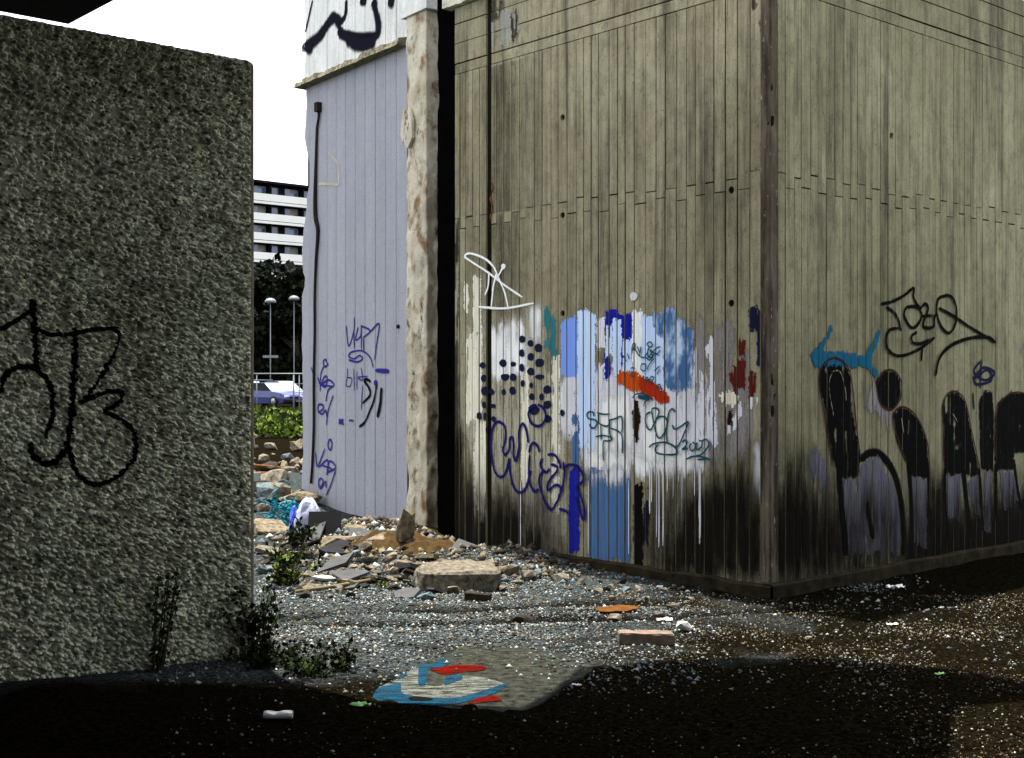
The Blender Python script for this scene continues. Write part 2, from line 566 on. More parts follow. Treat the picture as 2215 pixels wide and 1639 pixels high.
# the two faces and the body behind them
LEN_L, LEN_R = 3.70, 7.0
wl = box('wall', 0.0, LEN_L, -0.6, -0.012, -0.3, H_B - 0.01, M['joint'], bld)
wl.rotation_euler = (0, 0, WL.rz)
tag(wl, 'painted concrete face with white, blue and orange patches')
wr = box('wall', -LEN_R, 0.0, -0.6, -0.012, -0.3, H_B - 0.012, M['joint'], bld)
wr.rotation_euler = (0, 0, WR.rz)
tag(wr, 'side face with large black letters and blue arrow')
body = mesh_obj('roof', *box_vf(-LEN_R + 0.02, -0.05, -LEN_L + 0.05, -0.05, -0.2, H_B), M['soffit'], bld)
body.rotation_euler = (0, 0, WR.rz)
HOLES_L = [(1215, 255), (1216, 466), (1217, 678), (1578, 412), (1580, 656)]
HOLES_R = [(1930, 295)]
Z_J, Z_T = 3.07, 4.50
GR_S = WL.px(1059, 600)[0]           # the deep dark groove left of the middle
stripsL = make_boards(wl, WL, 0.075, GR_S - 0.035, 0.06, Z_J, Z_T, M['wall'], 1, HOLES_L, 11)
stripsL += make_boards(wl, WL, GR_S + 0.035, LEN_L, 0.02, Z_J, Z_T, M['wall'], 1, [], 12)
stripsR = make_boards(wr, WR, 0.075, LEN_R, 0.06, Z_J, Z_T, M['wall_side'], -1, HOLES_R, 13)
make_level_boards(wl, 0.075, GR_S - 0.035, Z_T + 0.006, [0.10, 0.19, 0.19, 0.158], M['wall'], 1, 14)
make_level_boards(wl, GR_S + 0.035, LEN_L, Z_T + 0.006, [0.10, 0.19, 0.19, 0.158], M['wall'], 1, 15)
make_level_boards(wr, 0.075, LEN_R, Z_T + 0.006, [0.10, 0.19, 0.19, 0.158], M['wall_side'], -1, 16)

# rough stained corner post, a displaced column
def rough_column(name, sx, sy, z0, z1, amp, mat, parent, seed, step=0.02, cell=14):
    per = [(-sx, -sy)]
    def edge(a, b):
        n = max(2, int(math.hypot(b[0] - a[0], b[1] - a[1]) / step))
        return [(a[0] + (b[0] - a[0]) * k / n, a[1] + (b[1] - a[1]) * k / n) for k in range(n)]
    cs = [(-sx, -sy), (sx, -sy), (sx, sy), (-sx, sy)]
    ring = sum((edge(cs[i], cs[(i + 1) % 4]) for i in range(4)), [])
    n = len(ring); nz = int((z1 - z0) / step) + 1
    R = np.array(ring)
    zz = np.linspace(z0, z1, nz)
    u = np.arange(n) * step
    U, Z = np.meshgrid(u, zz)
    d = (fbm(U * cell, Z * cell * 0.8, 4, seed) - 0.5) * 2 * amp + np.minimum(0, fbm(U * 4, Z * 2.2, 3, seed + 5) - 0.42) * amp * 7
    L = np.linalg.norm(R, axis=1)
    D = R / np.maximum(np.abs(R).max(axis=1, keepdims=True), 1e-6)
    P = R[None] + D[None] / np.linalg.norm(D, axis=1)[None, :, None] * d[..., None]
    V = np.concatenate([P, Z[..., None]], -1).reshape(-1, 3)
    ii = np.arange(n * nz).reshape(nz, n)
    jj = np.roll(ii, -1, 1)
    Qd = np.stack([ii[:-1], jj[:-1], jj[1:], ii[1:]], -1).reshape(-1, 4)
    return np_mesh(name, V, Qd, mat, parent, smooth=False)
def mat_corner():
    n = NT('stained_corner_concrete')
    b = n.mix(n.ramp(n.noise(n.pos((9, 9, 2)), 1.0, 5), [(0.35, 0), (0.65, 1)]), (0.06, 0.043, 0.025), (0.12, 0.10, 0.068))
    b = n.mix(n.ramp(n.noise(n.pos((14, 14, 1.2)), 1.0, 5), [(0.5, 0), (0.62, 1)]), b, (0.03, 0.02, 0.012))
    b = n.mix(n.ramp(n.noise(n.pos((40, 40, 14)), 1.0, 4), [(0.63, 0), (0.68, 1)]), b, (0.26, 0.23, 0.18))
    n.color(b); n.rough(0.95)
    n.bump(n.noise(n.pos(), 60, 4), 0.6, 0.006)
    return n.m
M['corner'] = mat_corner()
cp = rough_column('corner_post', 0.085, 0.085, -0.05, H_B + 0.004, 0.008, M['corner'], bld, 5, 0.018)
cp.rotation_euler = (0, 0, WL.rz)
cp.location = (UL * 0.077 + WL.n * -0.077)
# plinth ledge along the foot
def plinth(name, pl, s0, s1, prot, h, seed):
    n = 60
    V = []; Fc = []
    for i in range(n + 1):
        s = s0 + (s1 - s0) * i / n
        p = prot + 0.012 * (float(fbm(s * 6, 0.3, 3, seed)) - .5) * 2
        t = h + 0.03 * (float(fbm(s * 4, 1.3, 3, seed)) - .5)
        V += [(s, -0.05, -0.2), (s, p, -0.2), (s, p, t - 0.012), (s, p - 0.015, t), (s, -0.05, t + 0.004)]
        if i:
            b = (i - 1) * 5
            for k in range(4):
                Fc.append((b + k, b + k + 1, b + k + 6, b + k + 5))
    return fix_normals(mesh_obj(name, V, Fc, M['plinth'], bld))
M['plinth'] = mat_plain('mossy_plinth_concrete', (0.020, 0.016, 0.009), 0.95, 0.6, 9, bump=0.6)
p1 = plinth('plinth', WL, -0.06, 2.75, 0.07, 0.085, 3); p1.rotation_euler = (0, 0, WL.rz)
p2 = plinth('plinth', WR, -LEN_R, 0.06, 0.068, 0.095, 4); p2.rotation_euler = (0, 0, WR.rz)
# broken coping at the top left
cop_pts = []
v, f = [], []
N = 40
for i in range(N + 1):
    s = GR_S - 0.02 + (LEN_L + 0.12 - GR_S + 0.02) * i / N
    j = 0.03 * (float(fbm(s * 9, 5.1, 3, 2)) - .5)
    v += [(s, -0.3, H_B - 0.01), (s, 0.07 + j, H_B + 0.01 + j), (s, 0.07 + j, H_B + 0.12 + j * 2), (s, -0.3, H_B + 0.16)]
    if i:
        b = (i - 1) * 4
        f += [(b + k, b + (k + 1) % 4, b + 4 + (k + 1) % 4, b + 4 + k) for k in range(4)]
M['coping'] = mat_plain('pale_broken_concrete', (0.55, 0.52, 0.42), 0.95, 0.35, 14, bump=0.6)
cop = fix_normals(mesh_obj('coping', v, f + [(0, 1, 2, 3), tuple(N * 4 + k for k in (3, 2, 1, 0))], M['coping'], bld))
cop.rotation_euler = (0, 0, WL.rz)
# rusted reinforcement exposed in the groove
pts = []
for k, py in enumerate(range(395, 485, 12)):
    s, z = WL.px(1066 + 3 * math.sin(k * 1.7), py)
    pts.append((s, 0.012 + 0.006 * math.sin(k * 2.3), z))
M['rust'] = mat_plain('rust', (0.16, 0.06, 0.025), 0.9, 0.5, 30)
rb = tube('exposed_bar', pts, 0.008, M['rust'], bld)
rb.rotation_euler = (0, 0, WL.rz)
# black filled slit between the building and the lilac wall
#   (added strip keeping the gap dark, ragged at both edges)

# ------------------------------------------------------------------ paint on the walls
def in_poly(px, py, poly):
    inside = np.zeros(px.shape, bool)
    n = len(poly)
    for i in range(n):
        x1, y1 = poly[i]; x2, y2 = poly[(i + 1) % n]
        c = ((y1 > py) != (y2 > py))
        xin = (x2 - x1) * (py - y1) / ((y2 - y1) if abs(y2 - y1) > 1e-9 else 1e-9) + x1
        inside ^= c & (px < xin)
    return inside
def soft_patch(wall, pl, strips, poly, mat, name, label, dens, ragged, seed, feather, streaky, off):
    """stain, painted shade or thin wash whose coverage thins out towards its rim"""
    V = []; Fc = []; fade = []
    sz = [pl.px(*p) for p in poly]
    smin = min(p[0] for p in sz) - feather; smax = max(p[0] for p in sz) + feather
    zmin = min(p[1] for p in sz) - ragged - feather; zmax = max(p[1] for p in sz) + ragged + feather
    offs = [(0, 0)] + [(rr_ * math.cos(a_), rr_ * math.sin(a_)) for rr_ in (.45, 1.0) for a_ in np.linspace(0.3, 6.58, 9)[:-1]]
    for si, (a, b, za, zb, dep) in enumerate(strips):
        if b < smin or a > smax:
            continue
        nc = max(2, int(round((b - a) / 0.02)))
        xe = np.linspace(a + 0.002, b - 0.002, nc + 1)
        z0 = max(zmin, za + 0.004); z1 = min(zmax, zb - 0.004)
        if z1 - z0 < 0.02:
            continue
        nr = max(2, int((z1 - z0) / 0.022))
        ze = np.linspace(z0, z1, nr + 1)
        XC, ZC = np.meshgrid(xe, ze)
        jit = (fbm(XC * 16, ZC * 1.5 + seed, 3, seed) - 0.5) * 2.4 * ragged + (float(_hash(np.array([si]), np.array([3]), seed)[0]) - .5) * 1.2 * ragged
        cov = 0
        for ox, oz in offs:
            cov = cov + in_poly(XC + ox * feather * .6, ZC + jit + oz * feather, sz)
        cov = cov / len(offs)
        nz = fbm(XC * (34 if streaky else 20), ZC * (1.0 if streaky else 3.5), 4, seed + 5)
        cov = np.clip(cov * (0.55 + 1.1 * nz) - dens * np.clip((0.62 - nz) * 3, 0, 1), 0, 1)
        if cov.max() <= 0.01:
            continue
        b0 = len(V)
        V += [(x_, dep + off, z_) for x_, z_ in zip(XC.ravel(), ZC.ravel())]
        fade += list(1 - cov.ravel())
        for i in range(nr):
            for j in range(nc):
                if max(cov[i, j], cov[i + 1, j], cov[i, j + 1], cov[i + 1, j + 1]) > 0.01:
                    k = b0 + i * (nc + 1) + j
                    Fc.append((k, k + 1, k + nc + 2, k + nc + 1))
    if not Fc:
        return None
    o = np_mesh(name, V, Fc, mat, wall)
    at_ = o.data.attributes.new('fade', 'FLOAT', 'POINT')
    at_.data.foreach_set('value', np.array(fade, np.float32))
    if label:
        o['label'] = label
    o['kind'] = 'stuff'
    return o
LAYER = [0]
def patch(wall, pl, strips, polys, mat, name='paint_patch', label=None, dens=0.0, ragged=0.05, cell=0.008, seed=1, by_board=True, fine=1.0, feather=0.016, streaky=0.0):
    """thin coat of paint lying on the boards (joints stay open); polys in photo pixels"""
    if len(polys) > 1:
        for q_, po_ in enumerate(polys):
            patch(wall, pl, strips, [po_], mat, name, label, dens, ragged, cell, seed + q_ * 3, by_board, fine, feather, streaky)
        return None
    LAYER[0] += 1
    off = 0.0006 + (LAYER[0] % 90) * 0.00007
    if feather >= 0.06:
        return soft_patch(wall, pl, strips, polys[0], mat, name, label, dens, ragged, seed, feather, streaky, off)
    V = []; Fc = []
    for pi, poly in enumerate(polys):
        sz = [pl.px(*p) for p in poly]
        smin = min(p[0] for p in sz); smax = max(p[0] for p in sz)
        zmin = min(p[1] for p in sz) - ragged * 2 - feather; zmax = max(p[1] for p in sz) + ragged * 2 + feather
        for si, (a, b, za, zb, dep) in enumerate(strips):
            if b < smin - 0.02 or a > smax + 0.02:
                continue
            nc = max(1, int(round((b - a - 0.004) / cell)))
            xe = np.linspace(a + 0.002, b - 0.002, nc + 1)
            z0 = max(zmin, za + 0.004); z1 = min(zmax, zb - 0.004)
            if z1 <= z0:
                continue
            nr = max(1, int((z1 - z0) / cell))
            ze = np.linspace(z0, z1, nr + 1)
            XC, ZC = np.meshgrid((xe[:-1] + xe[1:]) / 2, (ze[:-1] + ze[1:]) / 2)
            jit = (fbm(XC * 22, XC * 0 + seed, 3, seed) - 0.5) * 2 * ragged
            if by_board:
                jit = jit + (float(_hash(np.array([si]), np.array([pi]), seed)[0]) - 0.5) * 1.6 * ragged
            jx = (fbm(ZC * 18, XC * 4, 3, seed + 4) - 0.5) * 0.03 * fine
            if feather > 0:
                cov = 0
                for (ox, oz) in ((0, 0), (.5, .2), (-.5, -.2), (.2, 1), (-.2, -1), (.8, -.6), (-.8, .6)):
                    cov = cov + in_poly(XC + jx + ox * feather * .5, ZC + jit + oz * feather, sz)
                thr = np.clip((fbm(XC * 30, ZC * 6, 3, seed + 21) * .35 + vnoise(XC * 110, ZC * 70, seed + 22) * .65 - 0.22) / 0.56, 0.02, 0.98)
                if streaky:
                    thr = np.clip((fbm(XC * 42, ZC * 0.9, 3, seed + 23) * .8 + vnoise(XC * 90, ZC * 20, seed + 24) * .2 - 0.28) / 0.44, 0.02, 0.98)
                ok = (cov / 7.0) > thr
            else:
                ok = in_poly(XC + jx, ZC + jit, sz)
            if dens > 0:
                nz = fbm(XC * 38, ZC * 2.6, 4, seed + 8) * 0.6 + fbm(XC * 9, ZC * 6, 3, seed + 13) * 0.4
                ok &= nz > (0.28 + dens * 0.40)
            for c in range(nc):
                col = ok[:, c]
                if not col.any():
                    continue
                d = np.diff(np.concatenate([[0], col.astype(int), [0]]))
                st = np.where(d == 1)[0]; en = np.where(d == -1)[0]
                for s_, e_ in zip(st, en):
                    bI = len(V)
                    y = dep + off
                    V += [(xe[c], y, ze[s_]), (xe[c + 1], y, ze[s_]), (xe[c + 1], y, ze[e_]), (xe[c], y, ze[e_])]
                    Fc.append((bI, bI + 1, bI + 2, bI + 3))
    if not V:
        return None
    o = np_mesh(name, V, Fc, mat, wall)
    if label:
        o['label'] = label
    if 'stain' in name:
        o['kind'] = 'stuff'
    return o
RIB = [0]
def ribbon(wall, pl, strokes, width, mat, name='graffiti_tag', label=None, off=0.0185, taper=True, nsub=6):
    """strokes: list of photo pixel polylines; width in metres (or per stroke tuple)"""
    V = []; Fc = []
    RIB[0] += 1
    lift = off + (RIB[0] % 7) * 0.0003
    for st in strokes:
        w = width
        if isinstance(st, tuple):
            st, w = st
        P = spline([pl.px(*p) for p in st], nsub)
        P = np.array(P)
        T = np.gradient(P, axis=0)
        T /= np.maximum(np.linalg.norm(T, axis=1, keepdims=True), 1e-9)
        Nn = np.stack([-T[:, 1], T[:, 0]], -1)
        m = len(P)
        for i in range(m):
            e = min(i, m - 1 - i)
            ww = w / 2 * (0.75 + 0.35 * float(vnoise(i * 0.35, RIB[0] * 3.1, 5)))
            if taper and e == 0:
                ww *= 0.55
            lift += 0.000018
            for q_ in (1.4, .7, -.7, -1.4):
                a = P[i] + Nn[i] * ww * q_
                V.append((a[0], lift, a[1]))
            if i:
                k = len(V) - 8
                for q_ in range(3):
                    Fc.append((k + q_, k + q_ + 1, k + q_ + 5, k + q_ + 4))
    o = np_mesh(name, V, Fc, mat, wall)
    at_ = o.data.attributes.new('fade', 'FLOAT', 'POINT')
    at_.data.foreach_set('value', np.tile(np.array([1, 0, 0, 1], np.float32), len(V) // 4))
    if label:
        o['label'] = label
    return o
def blobs(wall, pl, spots, mat, name, label, off=0.0165):
    for i, (x, y, rx, ry) in enumerate(spots):
        V = []
        s, z = pl.px(x, y)
        s2, z2 = pl.px(x + rx, y + ry)
        a, b = abs(s2 - s), abs(z2 - z)
        n = 18
        for k in range(n):
            an = 2 * math.pi * k / n
            j = 1 + 0.30 * (float(vnoise(k * 0.8, i * 7.3, 31)) - .5)
            V.append((s + a * j * math.cos(an), off + 0.00006 * i, z + b * j * math.sin(an)))
        o = mesh_obj(name, V, [tuple(range(n))], mat, wall)
        if len(spots) == 1:
            o['label'] = label
def LT(fn, p):
    return (fn(p[0]), p[1]) if isinstance(p, tuple) else fn(p)
def L5(pts):   # enlargement of the painted face
    return [(960 + x * .4515, 520 + y * .4515) for x, y in pts]
def L2(pts):
    return [(1240 + x * .1831, 720 + y * .1831) for x, y in pts]
def L3(pts):
    return [(980 + x * .2685, 700 + y * .2685) for x, y in pts]
def R6(pts):
    return [(1500 + x * .4514, 560 + y * .4514) for x, y in pts]
def rect(x0, x1, y0, y1):
    return [(x0, y0), (x1, y0), (x1, y1), (x0, y1)]
PAINT = {
    'cream': mat_paint('cream_wash', (0.78, 0.74, 0.58), 0.22, 0.35),
    'cream2': mat_paint('cream_wash_thin', (0.42, 0.385, 0.29), 0.40, 0.35),
    'white': mat_paint('white_paint', (0.88, 0.88, 0.85), 0.10, 0.22),
    'lilac': mat_paint('pale_lilac_wash', (0.70, 0.69, 0.73), 0.20, 0.30),
    'lilac2': mat_paint('grey_lilac_wash', (0.26, 0.235, 0.235), 0.40, 0.3),
    'paleblue': mat_paint('pale_blue_paint', (0.58, 0.72, 0.95), 0.08, 0.2),
    'corn': mat_paint('cornflower_paint', (0.20, 0.33, 0.80), 0.06, 0.15),
    'royal': mat_paint('royal_blue_paint', (0.010, 0.016, 0.30), 0.05, 0.3),
    'steel': mat_paint('steel_blue_paint', (0.07, 0.145, 0.30), 0.12, 0.35),
    'mottle': mat_paint('mottled_blue_paint', (0.065, 0.15, 0.33), 0.10, 0.35, under=(0.50, 0.62, 0.78)),
    'teal': mat_paint('teal_paint', (0.03, 0.18, 0.20), 0.22, 0.3),
    'navy': mat_paint('navy_paint', (0.010, 0.013, 0.040), 0.12, 0.4),
    'red': mat_paint('dark_red_paint', (0.10, 0.012, 0.008), 0.25, 0.4),
    'orange': mat_paint('orange_paint', (0.55, 0.075, 0.006), 0.03, 0.25),
    'orangered': mat_paint('orange_red_paint', (0.42, 0.025, 0.005), 0.03, 0.25),
    'brown': mat_paint('black_brown_paint', (0.018, 0.008, 0.003), 0.05, 0.4),
    'black': mat_paint('black_paint', (0.003, 0.003, 0.003), 0.20, 0.3),
    'soot_shade': mat_paint('soot_shade_stain', (0.006, 0.005, 0.004), 0.16, 0.4, 1.0, None, 0.93, 0.38),  # sooty dirt and shade painted where the wall feet fade to black
    'grime_shade': mat_paint('thin_grime_shade', (0.014, 0.011, 0.008), 0.22, 0.4, 1.0, None, 0.74, 0.45),  # for grimy runs and for shade painted along the wall feet
    'tealpen': mat_paint('teal_marker', (0.006, 0.065, 0.085), 0.10, 0.2),
    'bluepen': mat_paint('blue_violet_spray', (0.010, 0.008, 0.10), 0.05, 0.2),
    'cyan': mat_paint('cyan_spray', (0.010, 0.105, 0.18), 0.18, 0.25),
    'silver': mat_paint('silver_grey_paint', (0.135, 0.135, 0.165), 0.22, 0.4),
    'outline': mat_paint('maroon_spray', (0.045, 0.016, 0.010), 0.1, 0.3),
    'ochre': mat_paint('dry_brush_wear', (0.30, 0.27, 0.20), 0.5, 0.3),
}
def PL(polys, mat, label, dens=0.0, ragged=0.04, seed=1, name='paint_patch', **k):
    return patch(wl, WL, stripsL, [L5(p) for p in polys], PAINT[mat], name, label, dens, ragged, seed=seed, **k)
# --- broad thin washes first
PL([[(105, 430), (240, 400), (300, 360), (395, 350), (420, 330), (480, 330), (490, 640), (560, 720), (600, 1050), (600, 1400), (470, 1480), (360, 1260), (150, 1260), (105, 900)]], 'cream2', 'thin cream wash on the left boards', 0.18, 0.07, 3, feather=0.07)
PL([[(560, 660), (640, 620), (1060, 620), (1200, 560), (1290, 720), (1330, 900), (1250, 1100), (1000, 1110), (700, 1100), (560, 900)]], 'lilac', 'pale lilac wash in the middle', 0.06, 0.06, 4, feather=0.07)
PL([[(1190, 380), (1300, 360), (1400, 430), (1480, 560), (1500, 900), (1400, 1090), (1250, 1060), (1200, 700)]], 'lilac2', 'grey lilac wash near the corner', 0.38, 0.08, 5, feather=0.07)
PL([[(1200, 520), (1300, 480), (1320, 1000), (1210, 1000)]], 'lilac', 'pale smears right of the middle', 0.62, 0.08, 6)
# --- cream and white vertical brush strips
PL([rect(145, 182, 175, 480), rect(102, 122, 195, 330), rect(215, 228, 380, 520)], 'cream', 'cream brush strokes rising above the wash', 0.30, 0.03, 7)
PL([rect(150, 216, 850, 1330), rect(110, 185, 450, 860), rect(375, 412, 620, 1180)], 'cream', 'solid cream strip at the left', 0.24, 0.05, 8)
PL([rect(480, 560, 900, 1455), rect(415, 475, 760, 1400)], 'cream2', 'cream boards below the dots', 0.30, 0.05, 9)
PL([rect(268, 400, 390, 640), rect(415, 470, 320, 480), rect(230, 300, 420, 640)], 'white', 'white patch around the dots', 0.30, 0.05, 10, feather=0.07)
PL([rect(524, 560, 548, 1300)], 'cream', 'single cream strip beside the blue patch', 0.12, 0.015, 11, by_board=False)
PL([rect(485, 545, 350, 545)], 'teal', 'teal patch', 0.25, 0.05, 12)
PL([rect(690, 1250, 1010, 1110), rect(735, 905, 740, 1010), rect(955, 1090, 800, 1060)], 'white', 'whitish boards behind the teal tags', 0.46, 0.05, 13, feather=0.07)
PL([[(1490, 920), (1560, 930), (1600, 1050), (1600, 1330), (1560, 1400), (1530, 1250), (1480, 1150)]], 'lilac', 'pale drips by the corner', 0.42, 0.06, 14, feather=0.07)
PL([[(1480, 700), (1520, 760), (1360, 930), (1340, 920)]], 'lilac', 'pale diagonal smear', 0.45, 0.03, 15)
# --- blue blocks
PL([[(565, 420), (600, 378), (646, 374), (646, 660), (565, 662)], ], 'corn', 'cornflower blue patch', 0.0, 0.02, 16)
PL([rect(645, 730, 348, 1000)], 'paleblue', 'tall very pale blue patch', 0.05, 0.03, 17)
PL([rect(735, 775, 375, 520), rect(742, 775, 580, 700)], 'lilac', 'pale strips between the blues', 0.2, 0.03, 18)
PL([rect(778, 905, 346, 480), rect(855, 905, 440, 600)], 'royal', 'royal blue patch at the top', 0.0, 0.02, 19)
PL([rect(774, 800, 548, 670)], 'royal', 'short royal blue stroke', 0.0, 0.015, 20)
PL([rect(780, 812, 400, 545)], 'paleblue', 'pale blue strip under the royal blue', 0.25, 0.02, 21)
PL([rect(814, 856, 374, 650), rect(862, 906, 474, 640)], 'paleblue', 'two rounded pale strips', 0.0, 0.012, 22, by_board=False)
PL([rect(908, 962, 330, 700)], 'white', 'white strip below the small smudge', 0.14, 0.03, 23)
PL([rect(950, 1060, 372, 720)], 'paleblue', 'pale blue area behind the small writing', 0.12, 0.03, 24)
PL([[(1000, 340), (1110, 335), (1200, 420), (1195, 690), (1100, 725), (1058, 700), (1055, 470), (1003, 400)]], 'mottle', 'steel blue patch mottled with white', 0.08, 0.04, 25)
PL([rect(695, 897, 1095, 1530)], 'steel', 'large steel blue block at the foot', 0.03, 0.03, 26)
PL([rect(700, 900, 1075, 1160)], 'lilac', 'pale rim above the steel blue block', 0.45, 0.05, 27, feather=0.07)
PL([rect(610, 652, 850, 1090)], 'steel', 'faded blue strip', 0.42, 0.04, 28)
PL([rect(606, 656, 1090, 1490)], 'royal', 'deep blue strip', 0.0, 0.02, 29)
PL([rect(958, 985, 1180, 1480)], 'navy', 'dark blue drips', 0.5, 0.06, 30)
PL([rect(914, 957, 1165, 1610)], 'black', 'black drip strip', 0.0, 0.012, 31, by_board=False)
# --- thin white runs of paint
drips = []
rr = random.Random(5)
for k in range(16):
    x = rr.uniform(985, 1240); y1 = rr.uniform(1150, 1490)
    drips.append((L5([(x, 1085), (x + 1, (1085 + y1) / 2), (x, y1)]), rr.uniform(0.006, 0.014)))
for x in (375, 700, 893):
    drips.append((L5([(x, 1150), (x, 1500)]), 0.010))
ribbon(wl, WL, drips, 0.01, PAINT['lilac'], 'paint_run', 'thin pale runs of paint', 0.0145)
# --- darks, reds, sooty dirt and painted shade
PL([rect(1468, 1512, 322, 440), rect(1508, 1562, 352, 620), rect(1528, 1562, 620, 890)], 'navy', 'navy strokes beside the corner', 0.12, 0.03, 32)
PL([rect(1420, 1450, 455, 540), [(1368, 590), (1450, 590), (1450, 730), (1400, 730)], rect(1465, 1505, 655, 770)], 'red', 'dark red smears', 0.25, 0.04, 33)
PL([[(1322, 735), (1385, 722), (1425, 745), (1400, 795), (1350, 790)]], 'cream', 'small cream blob', 0.0, 0.01, 34, by_board=False)
PL([rect(1365, 1385, 820, 890)], 'brown', 'small dark mark', 0.2, 0.02, 35)
PL([rect(40, 100, 900, 1560), rect(100, 150, 1240, 1560), rect(150, 220, 1330, 1560), rect(235, 370, 1290, 1560), rect(370, 480, 1400, 1560)], 'soot_shade', 'sooty dirt and painted shade at the left foot', 0.0, 0.08, 36, feather=0.16, name='soot_shade_stain')  # dirt deepened by painted shade towards the foot
PL([[(1150, 1260), (1290, 1170), (1420, 1150), (1500, 1210), (1560, 1330), (1570, 1620), (960, 1620), (1030, 1480), (1120, 1420)]], 'soot_shade', 'sooty dirt and painted shade near the corner foot', 0.0, 0.08, 37, feather=0.16, name='soot_shade_stain')
PL([[(60, 1100), (480, 1200), (600, 1380), (600, 1600), (40, 1600)]], 'grime_shade', 'brown dirt and painted shade at the left foot', 0.0, 0.10, 361, name='soot_shade_stain', feather=0.30)
PL([[(960, 1300), (1200, 1150), (1450, 1100), (1570, 1250), (1570, 1620), (900, 1620)]], 'grime_shade', 'brown dirt and painted shade near the corner foot', 0.0, 0.10, 362, name='soot_shade_stain', feather=0.30)
PL([rect(1540, 1570, 880, 1600)], 'grime_shade', 'dark run next to the corner', 0.40, 0.08, 38, name='soot_shade_stain')
PL([rect(45, 78, -1000, 1500)], 'grime_shade', 'dark run at the edge of the slit', 0.42, 0.08, 39, name='soot_shade_stain')
# --- orange slash and burnt hole
PL([[(830, 650), (850, 628), (920, 628), (960, 660), (960, 725), (900, 720), (840, 680)]], 'orange', 'orange end of the slash', 0.0, 0.006, 40, name='paint_slash', by_board=False, fine=.3)
PL([[(940, 650), (1000, 675), (1082, 742), (1086, 778), (1062, 785), (1000, 755), (940, 722)]], 'orangered', 'red end of the slash', 0.0, 0.006, 41, name='paint_slash', by_board=False, fine=.3)
PL([[(920, 765), (935, 770), (945, 830), (942, 900), (932, 970), (922, 970), (912, 900), (905, 830)]], 'brown', 'brown black spindle mark below the slash', 0.0, 0.006, 42, by_board=False)
# --- dots
dots3 = [(567, 125, 24, 30), (633, 158, 24, 26), (700, 195, 32, 34), (563, 235, 22, 33), (636, 265, 27, 33), (708, 315, 36, 35), (565, 355, 18, 35), (636, 385, 29, 33),
         (708, 428, 36, 20), (572, 480, 18, 28), (640, 495, 14, 25), (769, 530, 32, 36), (645, 588, 24, 28), (722, 588, 18, 30), (769, 652, 32, 35), (775, 765, 27, 32),
         (890, 718, 18, 26), (247, 333, 23, 26), (413, 318, 30, 32), (496, 325, 22, 20), (259, 437, 24, 32), (430, 430, 36, 28), (495, 430, 26, 32), (268, 540, 30, 34), (323, 548, 20, 24),
         (420, 550, 18, 24), (490, 540, 26, 33), (262, 655, 18, 30), (333, 662, 22, 20), (220, 740, 20, 30), (268, 745, 16, 30), (338, 768, 17, 26), (660, 690, 42, 44), (282, 850, 9, 30)]
blobs(wl, WL, [(980 + x * .2685, 700 + y * .2685, rx * .2685, ry * .2685) for x, y, rx, ry in dots3], PAINT['navy'], 'paint_dot', 'rows of dark sponge dots')
# --- lettering on the painted face
BW = 0.026
ribbon(wl, WL, [L3(p) for p in [
    [(410, 800), (370, 790), (335, 830), (318, 930), (322, 1050), (345, 1180), (395, 1235), (440, 1190), (465, 1085), (470, 1180), (500, 1310), (550, 1358), (600, 1320), (640, 1180)],
    [(395, 795), (430, 830), (435, 930), (415, 1010), (430, 1055), (465, 1010), (470, 930), (490, 915), (500, 970), (500, 1060), (520, 1100), (545, 1000), (545, 870), (575, 805), (605, 860), (620, 960)],
    [(625, 1040), (640, 980), (665, 960), (695, 985), (712, 1035)], [(632, 1050), (625, 1180), (635, 1290), (672, 1350), (705, 1330)],
    [(735, 1080), (718, 1140), (760, 1195), (795, 1170)], [(775, 1055), (830, 1055), (870, 1110), (885, 1165)], [(800, 1130), (850, 1150), (850, 1190), (800, 1250), (775, 1310), (785, 1340), (840, 1300), (875, 1310), (880, 1360), (850, 1440), (805, 1495), (750, 1420), (715, 1300), (715, 1230), (745, 1185)],
    [(905, 1110), (915, 1220), (890, 1340), (870, 1390)], [(910, 1160), (960, 1135), (1020, 1150), (1065, 1220), (1060, 1270), (1010, 1310)], [(1010, 1310), (1050, 1400), (1080, 1520), (1065, 1575), (1040, 1500), (1005, 1390)],
    [(870, 1490), (920, 1505), (945, 1530)],
    [(690, 650), (640, 680), (625, 735), (650, 800), (700, 825), (745, 800), (765, 740), (745, 680), (700, 650)]]],
    BW, PAINT['bluepen'], 'graffiti_tag', 'large blue outlined bubble letters')
TW = 0.015
ribbon(wl, WL, [LT(L2, p) for p in [
    [(260, 985), (255, 940), (210, 930), (180, 960), (200, 1010), (270, 1025), (300, 1060), (270, 1120), (225, 1110), (210, 1070)],
    [(300, 940), (380, 960), (450, 955)], [(325, 950), (320, 1040), (345, 1080), (420, 1100), (450, 1060)], [(345, 1080), (350, 1270)],
    [(440, 1030), (520, 1010), (585, 985), (600, 1060), (595, 1180)], [(455, 1030), (450, 1140), (470, 1250)], [(450, 1120), (560, 1165), (600, 1240), (600, 1420)],
    [(285, 1225), (370, 1210), (450, 1225), (480, 1250), (440, 1275), (380, 1280), (375, 1400), (378, 1510)],
    ]], TW, PAINT['tealpen'], 'graffiti_tag', 'teal marker tag left of the spindle mark')
